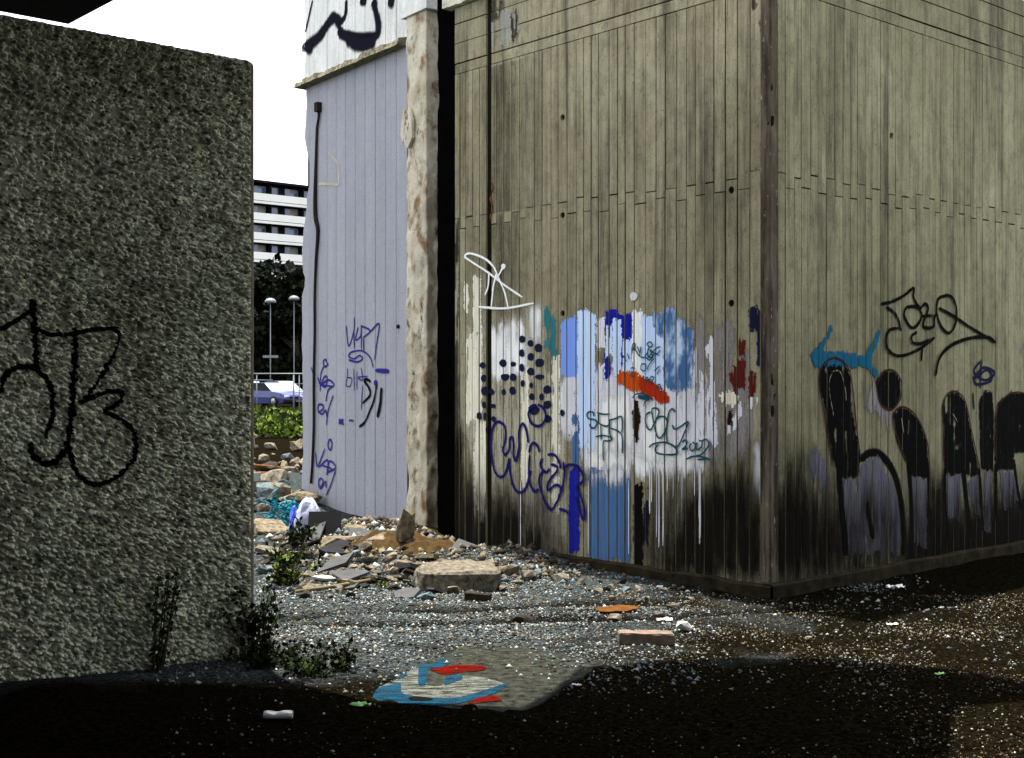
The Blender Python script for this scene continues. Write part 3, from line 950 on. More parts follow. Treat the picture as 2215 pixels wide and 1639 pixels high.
ribbon(wl, WL, [LT(L2, p) for p in [
    [(935, 930), (885, 960), (870, 1030), (895, 1120), (935, 1140), (970, 1080), (1000, 1020), (1030, 940), (1010, 890), (950, 900), (960, 1000), (1000, 1190), (1040, 1240), (1090, 1190), (1130, 1080), (1110, 1000), (1050, 985), (1000, 1020)],
    [(1225, 935), (1190, 895), (1150, 940), (1130, 1060), (1120, 1180), (1130, 1290)],
    [(1190, 1085), (1220, 1135), (1280, 1110), (1380, 1050), (1330, 1190), (1270, 1320), (1220, 1350)],
    [(915, 1350), (980, 1305), (1100, 1290), (1200, 1330), (1250, 1390), (1230, 1430), (1130, 1435), (1020, 1420), (990, 1370), (1030, 1310)],
    [(1310, 1290), (1345, 1265), (1370, 1295), (1340, 1350), (1310, 1375), (1380, 1360)],
    [(1420, 1300), (1400, 1340), (1420, 1390), (1460, 1370), (1465, 1310), (1430, 1290)],
    [(1490, 1290), (1475, 1340), (1495, 1380), (1540, 1340), (1545, 1280), (1510, 1270)],
    [(1540, 1280), (1590, 1255), (1625, 1300), (1600, 1370), (1540, 1430), (1480, 1450)],
    [(1360, 1490), (1450, 1455), (1560, 1465), (1645, 1495)], [(1490, 1495), (1600, 1485)]]],
    TW, PAINT['tealpen'], 'graffiti_tag', 'teal marker tag ending in 2002')
ribbon(wl, WL, [LT(L2, p) for p in [
    [(715, 200), (750, 180), (745, 120), (720, 150), (760, 210), (800, 270), (850, 290), (890, 240), (915, 170), (890, 130), (930, 105), (955, 150), (910, 180), (900, 260), (940, 290), (990, 240), (1030, 265)],
    [(780, 160), (810, 230), (820, 160), (805, 280)], [(890, 310), (940, 250), (1000, 180), (1050, 160)], [(880, 290), (920, 320), (960, 280), (930, 200), (1000, 250), (1050, 200)],
    [(815, 420), (830, 370), (870, 370), (880, 420), (850, 450), (815, 420)], [(980, 300), (930, 360), (890, 440)], [(615, 265), (650, 335)], [(660, 240), (688, 310)],
    [(980, 450), (1045, 385)], [(1010, 490), (1050, 425)], [(700, 420), (730, 410), (740, 450), (700, 500), (740, 520)], [(850, 530), (880, 560), (900, 520), (930, 590), (980, 530), (940, 520), (920, 590)],
    [(990, 630), (1040, 605), (1055, 650), (1020, 690)], [(725, 770), (760, 725), (830, 715), (900, 740), (950, 780)], ([(790, 750), (850, 760), (930, 775)], 0.04), [(920, 780), (870, 820), (860, 870)]]],
    0.011, PAINT['tealpen'], 'graffiti_tag', 'small teal writing above the orange slash')
ribbon(wl, WL, [L5(p) for p in [
    [(385, 272), (300, 215), (215, 150), (130, 95), (108, 75), (135, 62), (200, 85), (245, 125), (270, 180), (300, 250), (318, 330)],
    [(295, 120), (275, 160), (250, 200), (235, 320)], [(225, 150), (220, 220), (205, 262)], [(262, 150), (240, 240)], [(175, 318), (300, 325), (440, 300)]]],
    0.020, PAINT['white'], 'graffiti_tag', 'white looping spray scribble')
blobs(wl, WL, [(960 + 293 * .4515, 520 + 125 * .4515, 4.5, 6)], PAINT['white'], 'paint_dot', 'white blob ending the scribble', 0.0205)
blobs(wl, WL, [(960 + 915 * .4515, 520 + 268 * .4515, 8, 9)], PAINT['lilac'], 'paint_dot', 'pale smudge above the patches', 0.016)
# efflorescence at the top of the face
NTE = mat_paint('lime_bloom', (0.42, 0.42, 0.40), 0.42, 0.3, .9, None, 0.45)
patch(wl, WL, [(GR_S - 0.62, GR_S - 0.04, Z_T - 0.4, H_B, 0.016)], [[(1062, 30), (1125, 20), (1130, 70), (1105, 100), (1062, 100)]], NTE, 'lime_stain', 'whitish lime bloom', 0.4, 0.05, seed=50, by_board=False)
patch(wl, WL, [(GR_S - 0.62, GR_S - 0.04, Z_T - 0.4, H_B, 0.0175)], [[(1066, 0), (1090, 0), (1085, 40), (1066, 50)], [(1108, 30), (1124, 20), (1122, 85), (1110, 90)]], PAINT['grime_shade'], 'soot_shade_stain', 'dark run at the top', 0.2, 0.05, seed=51, by_board=False)
upperL = [(s0, s1, Z_J + 0.05, Z_T - 0.02, 0.0145) for s0, s1, *_ in stripsL]
for q_, po_ in enumerate(([(1064, 60), (1100, 60), (1105, 660), (1066, 660)], [(1108, 90), (1132, 90), (1130, 480), (1110, 700)])):
    patch(wl, WL, upperL, [po_], PAINT['grime_shade'], 'soot_shade_stain', 'dark streaks beside the groove', 0.0, 0.2, seed=52 + q_, feather=0.5, streaky=1)
    patch(wl, WL, stripsL, [po_], PAINT['grime_shade'], 'soot_shade_stain', 'dark streaks beside the groove', 0.0, 0.2, seed=54 + q_, feather=0.5, streaky=1)

# --- side face
def PR(polys, mat, label, dens=0.0, ragged=0.03, seed=1, name='paint_patch', **k):
    return patch(wr, WR, stripsR, [R6(p) for p in polys], PAINT[mat], name, label, dens, ragged, seed=seed, **k)
PR([[(710, 1045), (790, 1040), (800, 975), (840, 950), (890, 975), (940, 1050), (975, 1150), (985, 1280), (985, 1395), (880, 1420), (730, 1400), (712, 1250)]], 'silver', 'silver grey lower half of the first letter', 0.10, 0.03, 60)
PR([rect(1035, 1110, 1040, 1370)], 'silver', 'silver grey lower half of the second letter', 0.14, 0.04, 61)
PR([rect(1210, 1275, 1025, 1240), [(1305, 1040), (1355, 1040), (1365, 1230), (1340, 1230)], rect(1385, 1418, 1010, 1300), [(1455, 1010), (1520, 1010), (1555, 1170), (1480, 1190)]], 'silver', 'silver grey feet of the right letters', 0.14, 0.04, 62)
PR([[(800, 620), (860, 590), (900, 690), (945, 730), (945, 840), (880, 760), (810, 700)]], 'lilac2', 'pale scrubbed patch between the letters', 0.42, 0.05, 63, feather=0.07)
PR([[(540, 940), (640, 900), (650, 1080), (590, 1120), (545, 1000)]], 'silver', 'pale blue grey scrubbed patch', 0.4, 0.05, 64, feather=0.07)
PR([rect(1565, 1640, 380, 560)], 'lilac2', 'pale patch at the right margin', 0.35, 0.05, 641)
PR([[(600, 520), (640, 478), (680, 475), (730, 520), (748, 600), (752, 720), (790, 940), (785, 1040), (690, 1050), (660, 950), (620, 700), (597, 600)]], 'black', 'tall black stem of the first letter', 0.10, 0.01, 65, by_board=False, fine=.5, name='graffiti_letter')
PR([[(865, 580), (900, 540), (950, 535), (980, 580), (985, 650), (960, 710), (930, 722), (890, 690), (868, 640)]], 'black', 'black dot above the second letter', 0.03, 0.01, 66, by_board=False, fine=.5, name='graffiti_letter')
PR([[(945, 740), (985, 710), (1030, 725), (1080, 790), (1110, 880), (1118, 1000), (1115, 1045), (1035, 1040), (1010, 970), (965, 850)]], 'black', 'black second letter', 0.04, 0.01, 67, by_board=False, fine=.5, name='graffiti_letter')
PR([[(1185, 690), (1210, 640), (1260, 635), (1295, 690), (1325, 840), (1360, 1020), (1360, 1035), (1195, 1030), (1190, 850)]], 'black', 'black third letter', 0.04, 0.01, 68, by_board=False, fine=.5, name='graffiti_letter')
PR([[(1360, 680), (1390, 630), (1425, 640), (1432, 760), (1430, 1010), (1370, 1010), (1365, 850)]], 'black', 'slim black letter', 0.04, 0.01, 69, by_board=False, fine=.5, name='graffiti_letter')
PR([[(1438, 760), (1450, 690), (1500, 640), (1570, 640), (1640, 690), (1660, 800), (1640, 925), (1530, 925), (1525, 1010), (1440, 1010)]], 'black', 'black letter cut by the right margin', 0.04, 0.01, 70, by_board=False, fine=.5, name='graffiti_letter')
ribbon(wr, WR, [(R6([(790, 960), (850, 925), (910, 955), (960, 1040), (985, 1150), (1000, 1300), (1000, 1420)]), 0.075),
                (R6([(690, 1000), (700, 1150), (715, 1300), (725, 1420)]), 0.075), (R6([(1020, 960), (1035, 1150), (1040, 1420)]), 0.06), (R6([(1112, 960), (1122, 1150), (1112, 1420)]), 0.045),
                (R6([(1195, 1000), (1200, 1200), (1210, 1330)]), 0.045), (R6([(1285, 1000), (1300, 1150), (1320, 1330)]), 0.07), (R6([(1362, 1000), (1378, 1300)]), 0.05), (R6([(1440, 980), (1445, 1200), (1460, 1350)]), 0.06),
                (R6([(1528, 960), (1545, 1100), (1565, 1200)]), 0.05), (R6([(825, 1160), (835, 1250), (855, 1340)]), 0.06)], 0.05, PAINT['black'], 'graffiti_letter', 'black outlines of the letters', 0.0150)
ribbon(wr, WR, [LT(R6, p) for p in [
    [(660, 1000), (625, 780), (595, 620), (600, 530), (640, 482), (690, 480), (735, 530), (755, 640), (770, 800), (790, 950)],
    [(870, 600), (900, 540), (950, 535), (985, 590), (980, 670), (935, 722), (885, 690), (868, 620)], [(1010, 970), (965, 850), (945, 750), (990, 708), (1050, 745), (1105, 860), (1120, 1000), (1118, 1180)],
    [(1190, 1000), (1185, 800), (1190, 680), (1235, 632), (1290, 680), (1325, 840), (1365, 1020)], [(1440, 960), (1440, 760), (1465, 680), (1530, 638), (1600, 650)]]],
    0.016, PAINT['outline'], 'graffiti_letter', 'maroon outline of the black letters', 0.0195)
for st_ in ([(655, 545), (640, 580), (640, 640), (660, 750)], [(650, 540), (690, 540), (715, 620), (720, 680)], [(985, 760), (995, 830)], [(1020, 770), (1015, 840)], [(1230, 740), (1255, 780)]):
    ribbon(wr, WR, [R6(st_)], 0.010, PAINT['ochre'], 'worn_scratch', None, 0.0225)
PR([[(645, 322), (660, 330), (640, 385), (605, 440), (700, 446), (815, 462), (850, 400), (878, 340), (893, 345), (870, 410), (838, 490), (878, 545), (868, 566), (815, 520), (700, 512), (610, 505), (592, 530), (575, 515), (549, 460), (560, 440), (620, 385)]],
   'cyan', 'cyan arrow pointing left', 0.0, 0.004, 73, name='painted_arrow', by_board=False, fine=.2)
ribbon(wr, WR, [LT(R6, p) for p in [
    [(890, 215), (940, 205), (1000, 175), (1045, 140), (1045, 180), (1060, 215), (1085, 240)], [(915, 230), (955, 260), (975, 300), (985, 345)],
    [(1010, 230), (1000, 270), (1030, 325), (1060, 320), (1085, 270), (1060, 230), (1010, 230)], [(1085, 230), (1100, 215), (1115, 240), (1090, 320), (1140, 325), (1145, 280), (1160, 260)], [(1085, 275), (1140, 270)],
    [(1205, 175), (1165, 190), (1155, 250), (1175, 320), (1215, 355), (1245, 310), (1250, 240), (1230, 185), (1195, 172)], [(1165, 235), (1230, 270), (1320, 330), (1440, 400)],
    [(975, 330), (930, 340), (912, 380), (920, 430), (960, 462), (1020, 455), (1090, 420), (1145, 375)], [(1060, 350), (1035, 370), (1040, 400), (1080, 405), (1120, 385)],
    ([(1435, 400), (1400, 375), (1320, 378), (1230, 410), (1170, 470), (1148, 560)], 0.035), [(1085, 420), (1080, 490)]]],
    0.030, PAINT['black'], 'graffiti_tag', 'black spray signature with long tail')
ribbon(wr, WR, [LT(R6, p) for p in [[(1365, 490), (1335, 540), (1390, 580), (1435, 545), (1380, 520), (1340, 570), (1400, 530), (1420, 580), (1350, 600), (1330, 560)], [(1370, 480), (1365, 620)], [(1330, 640), (1335, 720)]]],
    0.025, PAINT['navy'], 'graffiti_tag', 'small navy scribble')
PR([[(400, 940), (520, 900), (560, 1000), (540, 1150), (420, 1200)], [(400, 1150), (560, 1120), (600, 1400), (400, 1470)], [(600, 1130), (690, 1100), (700, 1440), (600, 1440)]], 'grime_shade', 'sooty dirt and painted shade on the side face by the corner', 0.20, 0.08, 71, feather=0.22, name='soot_shade_stain')
PR([[(380, 1100), (700, 1150), (1120, 1150), (1640, 1080), (1900, 1050), (1900, 1500), (380, 1500)]], 'grime_shade', 'brown painted shade along the foot of the side face', 0.0, 0.10, 721, name='soot_shade_stain', feather=0.35)  # the side face's fade to black at the foot is painted here
PR([[(1000, 1400), (1120, 1290), (1240, 1230), (1640, 1160), (1900, 1110), (1900, 1520), (1000, 1520)]], 'soot_shade', 'deep painted shade at the right foot of the side face', 0.0, 0.10, 722, name='soot_shade_stain', feather=0.24)
PR([[(380, 1080), (560, 1180), (700, 1320), (720, 1520), (380, 1520)]], 'soot_shade', 'deep painted shade at the corner foot of the side face', 0.0, 0.10, 723, name='soot_shade_stain', feather=0.26)
PR([[(700, 1400), (1000, 1390), (1120, 1330), (1240, 1290), (1640, 1250), (1700, 1400), (700, 1500)], rect(1110, 1200, 1050, 1400), rect(1470, 1640, 1200, 1400)], 'soot_shade', 'sooty dirt and painted shade along the foot of the side face', 0.0, 0.08, 72, feather=0.16, name='soot_shade_stain')

# ================================================================== LILAC WALL
UP = Vector((-0.712, 1.0, 0)).normalized()
P0 = at(882, 819.5, 13.6); P0.z = 0
WP = Plane(P0, UP)
H_P = 7.0
lil = empty('lilac_wall', P0, WP.rz)
tag(lil, 'lilac painted concrete wall slab with ragged left edge and white upper part', 'wall')
LEN_P = WP.px(657, 600)[0]
Z_LEDGE0 = WP.px(665, 190)[1]; Z_LEDGE1 = Z_LEDGE0 + 0.10
box('wall_core', 0.0, LEN_P - 0.10, -0.35, -0.006, -0.3, H_P, M['joint'], lil)
r = random.Random(3)
s = 0.0
bw = (LEN_P - 0.17) / 10
stripsP = []
for i in range(10):
    gap = r.choice([0.006, 0.008, 0.009])
    for nm, za, zb, mt in (('board_imprint', -0.1, Z_LEDGE0 + 0.02, M['lilac']), ('board_imprint', Z_LEDGE1 - 0.02, H_P, M['white_wall'])):
        dep = r.uniform(0.006, 0.009)
        v, f = strip_mesh(bw - gap, zb - za, dep)
        o = fix_normals(mesh_obj(nm, v, f, mt, lil))
        o.location = (s + bw / 2, 0, za)
        stripsP.append((s + gap / 2, s + bw - gap / 2, za, zb, dep))
    s += bw
# broken outer edge: one ragged slab of concrete
edge_px = [(657, -30), (660, 40), (662, 100), (659, 165), (664, 190), (663, 240), (660, 300), (668, 340), (673, 375), (668, 405), (664, 440), (657, 500), (654, 560), (658, 590), (661, 610), (655, 640), (654, 720), (656, 800), (655, 900), (656, 980), (654, 1060), (655, 1120)]
ed = []
for k in range(len(edge_px) - 1):
    for t in range(3):
        x = edge_px[k][0] + (edge_px[k + 1][0] - edge_px[k][0]) * t / 3 + r.uniform(-1.2, 1.2)
        y = edge_px[k][1] + (edge_px[k + 1][1] - edge_px[k][1]) * t / 3
        ed.append(WP.px(x, y))
ed[0] = (ed[0][0], H_P)
zsplit = Z_LEDGE0
def ragged(poly_edge, mt, z_lo, z_hi):
    pts = [p for p in poly_edge if z_lo <= p[1] <= z_hi]
    pts = [(pts[0][0], z_hi)] + pts + [(pts[-1][0], z_lo)]
    poly = pts + [(s + 0.002, z_lo), (s + 0.002, z_hi)]
    v, f = prism_vf(poly, -0.33, 0.006)
    o = fix_normals(mesh_obj('broken_edge', v, f, mt, lil))
    return o
ragged(ed, M['lilac'], -0.1, zsplit)
ragged(ed, M['white_wall'], zsplit + 0.01, H_P)
# ledge between the lilac and the white part
N = 46
v, f = [], []
for i in range(N + 1):
    t = (LEN_P + 0.02) * i / N
    j = float(fbm(t * 11, 0.7, 3, 8)) - .5
    v += [(t, -0.05, Z_LEDGE0), (t, 0.13 + j * .03, Z_LEDGE0 + 0.004), (t, 0.11 + j * .06, Z_LEDGE1 - 0.03 + j * .05), (t, 0.0, Z_LEDGE1 + j * .03), (t, -0.05, Z_LEDGE1)]
    if i:
        b = (i - 1) * 5
        f += [(b + k, b + (k + 1) % 5, b + 5 + (k + 1) % 5, b + 5 + k) for k in range(5)]
M['ledge'] = mat_plain('chipped_ledge_concrete', (0.15, 0.135, 0.09), 0.95, 0.8, 20, bump=0.9)
o = fix_normals(mesh_obj('ledge', v, f + [(0, 1, 2, 3, 4), tuple(N * 5 + k for k in (4, 3, 2, 1, 0))], M['ledge'], lil))
# raw concrete end of the wall, broken off
def mat_raw():
    n = NT('raw_broken_concrete')
    b = n.mix(n.ramp(n.noise(n.pos((4, 4, 2.5)), 1.0, 5), [(0.35, 0), (0.65, 1)]), (0.40, 0.345, 0.235), (0.62, 0.575, 0.45))
    b = n.mix(n.ramp(n.noise(n.pos((5, 5, 3.4)), 1.3, 5), [(0.52, 0), (0.66, 1)]), b, (0.22, 0.135, 0.06))
    b = n.mix(n.ramp(n.noise(n.pos((1, 1, .6)), 6, 6, 0.8), [(0.58, 0), (0.66, 1)]), b, (0.05, 0.04, 0.025))
    n.color(b); n.rough(0.95)
    n.bump(n.noise(n.pos(), 30, 5, 0.75), 0.9, 0.02)
    return n.m
M['raw'] = mat_raw()
SP = abs(WP.px(941, 600)[0])
col = rough_column('wall_end', SP / 2 - 0.075, 0.21, -0.1, H_P, 0.024, M['raw'], lil, 40, 0.02, 7)
col.location = (-SP / 2 - 0.035, -0.13, 0)
bandz = WP.px(910, 34)[1]
v, f = box_vf(-SP - 0.01, -0.035, -0.34, 0.112, bandz, bandz + 0.9)
col2 = mesh_obj('end_cap', v, f, M['white_wall'], lil)
# loose scab of render on the wall end
sc = [WP.px(x, y) for x, y in [(893, 240), (906, 238), (912, 262), (913, 300), (904, 322), (896, 318), (888, 296), (890, 262)]]
v, f = prism_vf(sc, 0.09, 0.125)
fix_normals(mesh_obj('loose_render', v, f, M['raw'], lil))
# black cable on the lilac face
cab = [(693, 232), (694, 252), (690, 280), (688, 340), (686, 420), (687, 470), (692, 500), (688, 560), (685, 640), (685, 720), (683, 820), (683, 920), (680, 1000), (677, 1045)]
pts = []
for x, y in spline(cab, 4):
    ss, z = WP.px(x, y)
    pts.append((ss, 0.028, z))
tube('cable', pts, [0.016 + 0.012 * math.exp(-((i - 20) / 6) ** 2) for i in range(len(pts))], M['steel_dark'], lil, 7)
ss, z = WP.px(694, 226)
v, f = join_vf([box_vf(ss - .04, ss + .04, 0.0, 0.07, z - .09, z + .02), box_vf(ss - .02, ss + .1, 0.01, 0.04, z - .05, z - .03)])
mesh_obj('cable_clamp', v, f, M['steel_dark'], lil)
ss, z = WP.px(864, 706)
v, f = tube_vf([(ss, 0, z), (ss, 0.03, z)], 0.022, 10)
mesh_obj('bolt', v, f, M['steel_dark'], lil)
def P2(pts): return [(520 + x * .2745, 350 + y * .2745) for x, y in pts]
def P3(pts): return [(520 + x * .2745, 750 + y * .2745) for x, y in pts]
PAINT['violet'] = mat_paint('violet_blue_marker', (0.025, 0.025, 0.19), 0.08, 0.2)
LW = 0.030
ribbon(lil, WP, [LT(P2, p) for p in [
    [(840, 1290), (860, 1450), (900, 1330), (905, 1220)], [(900, 1330), (905, 1470)], [(935, 1300), (915, 1400), (955, 1370), (960, 1290), (960, 1480)], [(955, 1290), (1030, 1330), (975, 1385)], [(975, 1385), (980, 1490)], [(1030, 1340), (1100, 1275), (1080, 1440), (1065, 1560)],
    [(860, 1560), (930, 1575), (970, 1550), (945, 1525), (905, 1550), (860, 1530), (890, 1495), (970, 1490), (1030, 1540), (1055, 1620)]]], LW * .7, PAINT['violet'], 'graffiti_tag', 'violet tag high on the lilac face', 0.012)
ribbon(lil, WP, [LT(P3, p) for p in [
    [(565, 160), (580, 220), (590, 310)], [(690, 130), (680, 100), (660, 115), (670, 155), (695, 140), (690, 125)], [(665, 150), (640, 220), (635, 350)], [(615, 240), (640, 300), (665, 240), (690, 240), (680, 310), (650, 300), (700, 260), (745, 300), (700, 340), (680, 430)], [(640, 300), (730, 310)],
    [(740, 380), (700, 500), (685, 620)], [(620, 520), (655, 490), (660, 460), (625, 455), (620, 500), (650, 530), (680, 500), (690, 560)],
    [(725, 730), (705, 735), (700, 790), (720, 810), (730, 760), (715, 730)], [(600, 830), (615, 940), (675, 800)], [(625, 950), (690, 890), (700, 940), (690, 1010), (710, 900), (760, 950), (690, 990)], [(645, 930), (730, 960)],
    [(760, 970), (720, 1090), (685, 1170)], [(640, 1110), (660, 1060), (640, 1035), (625, 1070), (640, 1115), (680, 1060), (685, 1110)],
    ([(785, 570), (820, 610)], 0.04), ([(785, 605), (820, 570)], 0.04), [(865, 578), (900, 580)]]], LW * .8, PAINT['violet'], 'graffiti_tag', 'violet tags stacked beside the cable', 0.012)
ribbon(lil, WP, [LT(P3, p) for p in [[(850, 170), (850, 230), (840, 300), (870, 310), (885, 250), (845, 240)], [(900, 170), (905, 345)], [(925, 190), (925, 340)], [(960, 165), (970, 260), (935, 240), (1010, 230)], [(970, 300), (960, 500)]]], 0.016, PAINT['violet'], 'graffiti_tag', 'thin violet scribble', 0.012)
ribbon(lil, WP, [(P3([(1070, 185), (1180, 192)]), 0.05), (P3([(1060, 290), (1085, 275)]), 0.06)], 0.03, PAINT['violet'], 'graffiti_tag', 'short violet bar', 0.0125)
ribbon(lil, WP, [(P3([(1035, 275), (1005, 255), (985, 270), (1020, 320), (1030, 380), (970, 445)]), 0.035), (P3([(1085, 290), (1060, 420), (1030, 500), (990, 590), (945, 630)]), 0.03), (P3([(1120, 320), (1110, 450), (1088, 555)]), 0.05)], 0.04, M['black_paint'], 'graffiti_tag', 'black squiggle strokes', 0.0135)
def P6(pts): return [(640 + x * .2528, 0 + y * .2528) for x, y in pts]
ribbon(lil, WP, [(P6([(150, 0), (110, 180), (85, 280)]), 0.034), (P6([(60, 420), (200, 320), (290, 190), (340, 150), (390, 210)]), 0.136), (P6([(380, 210), (430, 130), (440, 0)]), 0.068),
                 (P6([(370, 250), (420, 300), (560, 320), (690, 310), (715, 220), (690, 90), (670, 0)]), 0.116), (P6([(440, 330), (560, 380), (690, 350)]), 0.150), (P6([(100, 420), (150, 400)]), 0.136), (P6([(800, 0), (850, 10)]), 0.136), (P6([(610, 10), (560, 0)]), 0.102)],
       0.1, M['navy_paint'], 'graffiti_lettering', 'bold navy outline letters on the white part', 0.0125, nsub=9)
M['crackline'] = mat_plain('chipped_line', (0.42, 0.38, 0.28), 0.9)
ribbon(lil, WP, [[(690, 398), (715, 398), (734, 400)], [(734, 400), (735, 360), (722, 340), (712, 330)]], 0.025, M['crackline'], 'chipped_outline', 'square chipped outline near the top', 0.0112)

# black infill added to darken the slit between the two
slit = empty('gap_infill', WL.w(LEN_L, 0, 0), WL.rz)
tag(slit, 'added black infill darkening the gap between lilac wall and graffiti building', 'joint')
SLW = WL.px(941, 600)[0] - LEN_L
sp = rough_column('dark_infill_strip', SLW / 2 + 0.02, 0.12, -0.1, H_B + 2.2, 0.012, M['gap_black'], slit, 77, 0.03, 8)
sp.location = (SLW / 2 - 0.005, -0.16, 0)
sp2 = box('dark_infill_backing', 0.02, SLW, -1.0, -0.28, -0.1, H_B + 2.2, M['gap_black'], slit)

# ================================================================== ROUGHCAST PIER WALL (left foreground)
RW0 = at(549, 819.5, 7.35); RW0.z = 0
WRW = Plane(RW0, -UR)
H_W = 1.6 + (CY - 132) / F * 7.35
rw = empty('roughcast_wall', RW0, WRW.rz)
tag(rw, 'tall roughcast concrete wall with black tag at the left', 'wall')
st = 0.0042
sN = int(1.55 / st); zN = int((H_W + 0.1) / st)
sv = np.linspace(0, 1.55, sN + 1); zv = np.linspace(-0.1, H_W, zN + 1)
S_, Z_ = np.meshgrid(sv, zv)
gl = np.random.default_rng(61)
lum = 0.10 * fbm(S_ * 60, Z_ * 60, 3, 61)
tone = np.full(S_.shape, 0.42)
for k in range(21000):
    cs_, cz_ = gl.uniform(-.02, 1.57), gl.uniform(-.12, H_W + .02)
    ra = gl.uniform(0.007, 0.0155) * (1.35 if gl.uniform() < .15 else 1.0); rb_ = ra * gl.uniform(.45, .8)
    th = gl.normal(0.45, 0.45); ct, sn = math.cos(th), math.sin(th)
    j0, j1 = max(0, int((cs_ - ra) / st)), min(sN + 1, int((cs_ + ra) / st) + 2)
    i0, i1 = max(0, int((cz_ + .1 - ra) / st)), min(zN + 1, int((cz_ + .1 + ra) / st) + 2)
    if j1 <= j0 or i1 <= i0: continue
    u_ = S_[i0:i1, j0:j1] - cs_; v_ = Z_[i0:i1, j0:j1] - cz_
    d2 = ((u_ * ct + v_ * sn) / ra) ** 2 + ((-u_ * sn + v_ * ct) / rb_) ** 2
    hb = gl.uniform(.45, 1.0) * np.sqrt(np.clip(1 - d2, 0, 1)) * np.clip(0.62 - 0.5 * v_ / ra, 0.05, 1.2)
    tn_ = gl.uniform(.9, 1.25) if gl.uniform() < .62 else gl.uniform(.12, .5)
    tone[i0:i1, j0:j1] = np.where(hb > lum[i0:i1, j0:j1], tn_, tone[i0:i1, j0:j1])
    lum[i0:i1, j0:j1] = np.maximum(lum[i0:i1, j0:j1], hb)
Hh = 0.064 * lum * (0.55 + 0.9 * fbm(S_ * 3, Z_ * 3, 3, 65)) + 0.016 * (fbm(S_ * 5, Z_ * 5, 4, 64) - .5)
edge = np.clip((S_ - 0.028) / 0.012, 0, 1)
Hh = Hh * edge + (1 - edge) * 0.012
tope = np.clip((H_W - Z_) / 0.03, 0, 1)
Hh = Hh * (0.4 + 0.6 * tope) - (1 - tope) ** 2 * 0.012
Hh = Hh - np.clip(1 - S_ / 0.01, 0, 1) * 0.012
# rounded upper right corner
def rcorner(S, Z, rad=0.05):
    ds = np.clip(rad - S, 0, None); dz = np.clip(Z - (H_W - rad), 0, None)
    rr_ = np.sqrt(ds ** 2 + dz ** 2); k = np.where(rr_ > rad, rad / np.maximum(rr_, 1e-6), 1)
    both = (ds > 0) & (dz > 0)
    return np.where(both, rad - ds * k, S), np.where(both, H_W - rad + dz * k, Z)
S2, Z2 = rcorner(S_, Z_)
Vw = np.stack([S2, Hh, Z2], -1)
ii = np.arange((sN + 1) * (zN + 1)).reshape(zN + 1, sN + 1)
Qw = np.stack([ii[:-1, :-1], ii[1:, :-1], ii[1:, 1:], ii[:-1, 1:]], -1).reshape(-1, 4)
def mat_rough():
    n = NT('roughcast_render')
    b = n.mix(n.ramp(n.noise(n.pos((1.2, 1.2, 0.9)), 1.0, 4), [(0.35, 0), (0.65, 1)]), (0.60, 0.625, 0.455), (0.76, 0.765, 0.56))
    b = n.mix(n.ramp(n.noise(n.pos(), 75, 3, 0.7), [(0.45, 0), (0.7, 1)]), b, (0.38, 0.38, 0.28))
    b = n.mix(n.math('MULTIPLY', n.ramp(n.noise(n.pos((2.2, 2.2, 0.6)), 1.0, 5), [(0.50, 0), (0.72, 1)]), .5), b, (0.16, 0.15, 0.09))
    at_ = n.t.nodes.new('ShaderNodeAttribute'); at_.attribute_name = 'tone'
    cmb = n.t.nodes.new('ShaderNodeCombineColor')
    for i in range(3):
        n.link(at_.outputs['Fac'], cmb.inputs[i])
    b = n.mix(1.0, b, cmb.outputs[0], 'MULTIPLY')
    n.b.inputs['Specular IOR Level'].default_value = 0.05
    n.color(b); n.rough(0.95)
    n.bump(n.noise(n.pos(), 110, 4, 0.7), 0.5, 0.006)
    return n.m
M['rough'] = mat_rough()
M['smooth_edge'] = mat_plain('smooth_trowelled_edge', (0.15, 0.125, 0.08), 0.9, 0.35, 12)
face_s = (S_[:-1, :-1] < 0.026).reshape(-1).astype(int)
rf_o = np_mesh('roughcast_face', Vw.reshape(-1, 3), Qw, [M['rough'], M['smooth_edge']], rw, smooth=True, midx=face_s)
at_ = rf_o.data.attributes.new('tone', 'FLOAT', 'POINT')
at_.data.foreach_set('value', tone.astype(np.float32).ravel())
# core of the wall behind the face, with a rounded top corner
poly = [(0.004, -0.1), (0.004, H_W - 0.05)] + [(0.054 - 0.05 * math.cos(a), H_W - 0.054 + 0.05 * math.sin(a)) for a in (0.4, 0.8, 1.2)] + [(0.054, H_W - 0.004), (6.0, H_W - 0.004), (6.0, -0.1)]
v, f = prism_vf(poly, -0.26, -0.012)
fix_normals(mesh_obj('wall_core', v, f, M['smooth_edge'], rw))
v, f = box_vf(1.55, 6.0, -0.012, 0.02, -0.1, H_W - 0.006)
mesh_obj('plain_face', v, f, M['smooth_edge'], rw)
# black tag: a coat following the lumps
def W1(pts): return [(x * .2807, 620 + y * .2807) for x, y in pts]
strokes = [([(245, 120), (255, 250), (265, 400), (268, 640)], 20), ([(290, 330), (360, 370), (520, 370), (700, 335), (870, 325)], 14), ([(870, 325), (905, 380), (880, 500), (800, 640), (700, 790), (640, 880)], 15),
           ([(610, 890), (730, 840), (840, 810), (930, 815), (925, 870), (870, 920), (805, 965), (880, 1000), (980, 1070), (1040, 1180), (1035, 1280), (990, 1370), (900, 1460), (760, 1525), (640, 1490), (560, 1380), (530, 1250)], 16),
           ([(565, 340), (570, 550), (555, 800), (535, 1050), (510, 1230), (430, 1340), (340, 1365), (260, 1310), (225, 1220)], 20),
           ([(0, 800), (30, 700), (110, 630), (220, 620), (320, 680), (390, 790), (400, 920), (380, 1060), (345, 1150)], 17), ([(0, 330), (100, 280), (230, 190)], 15)]
Dm = np.full(S_.shape, 9.0)
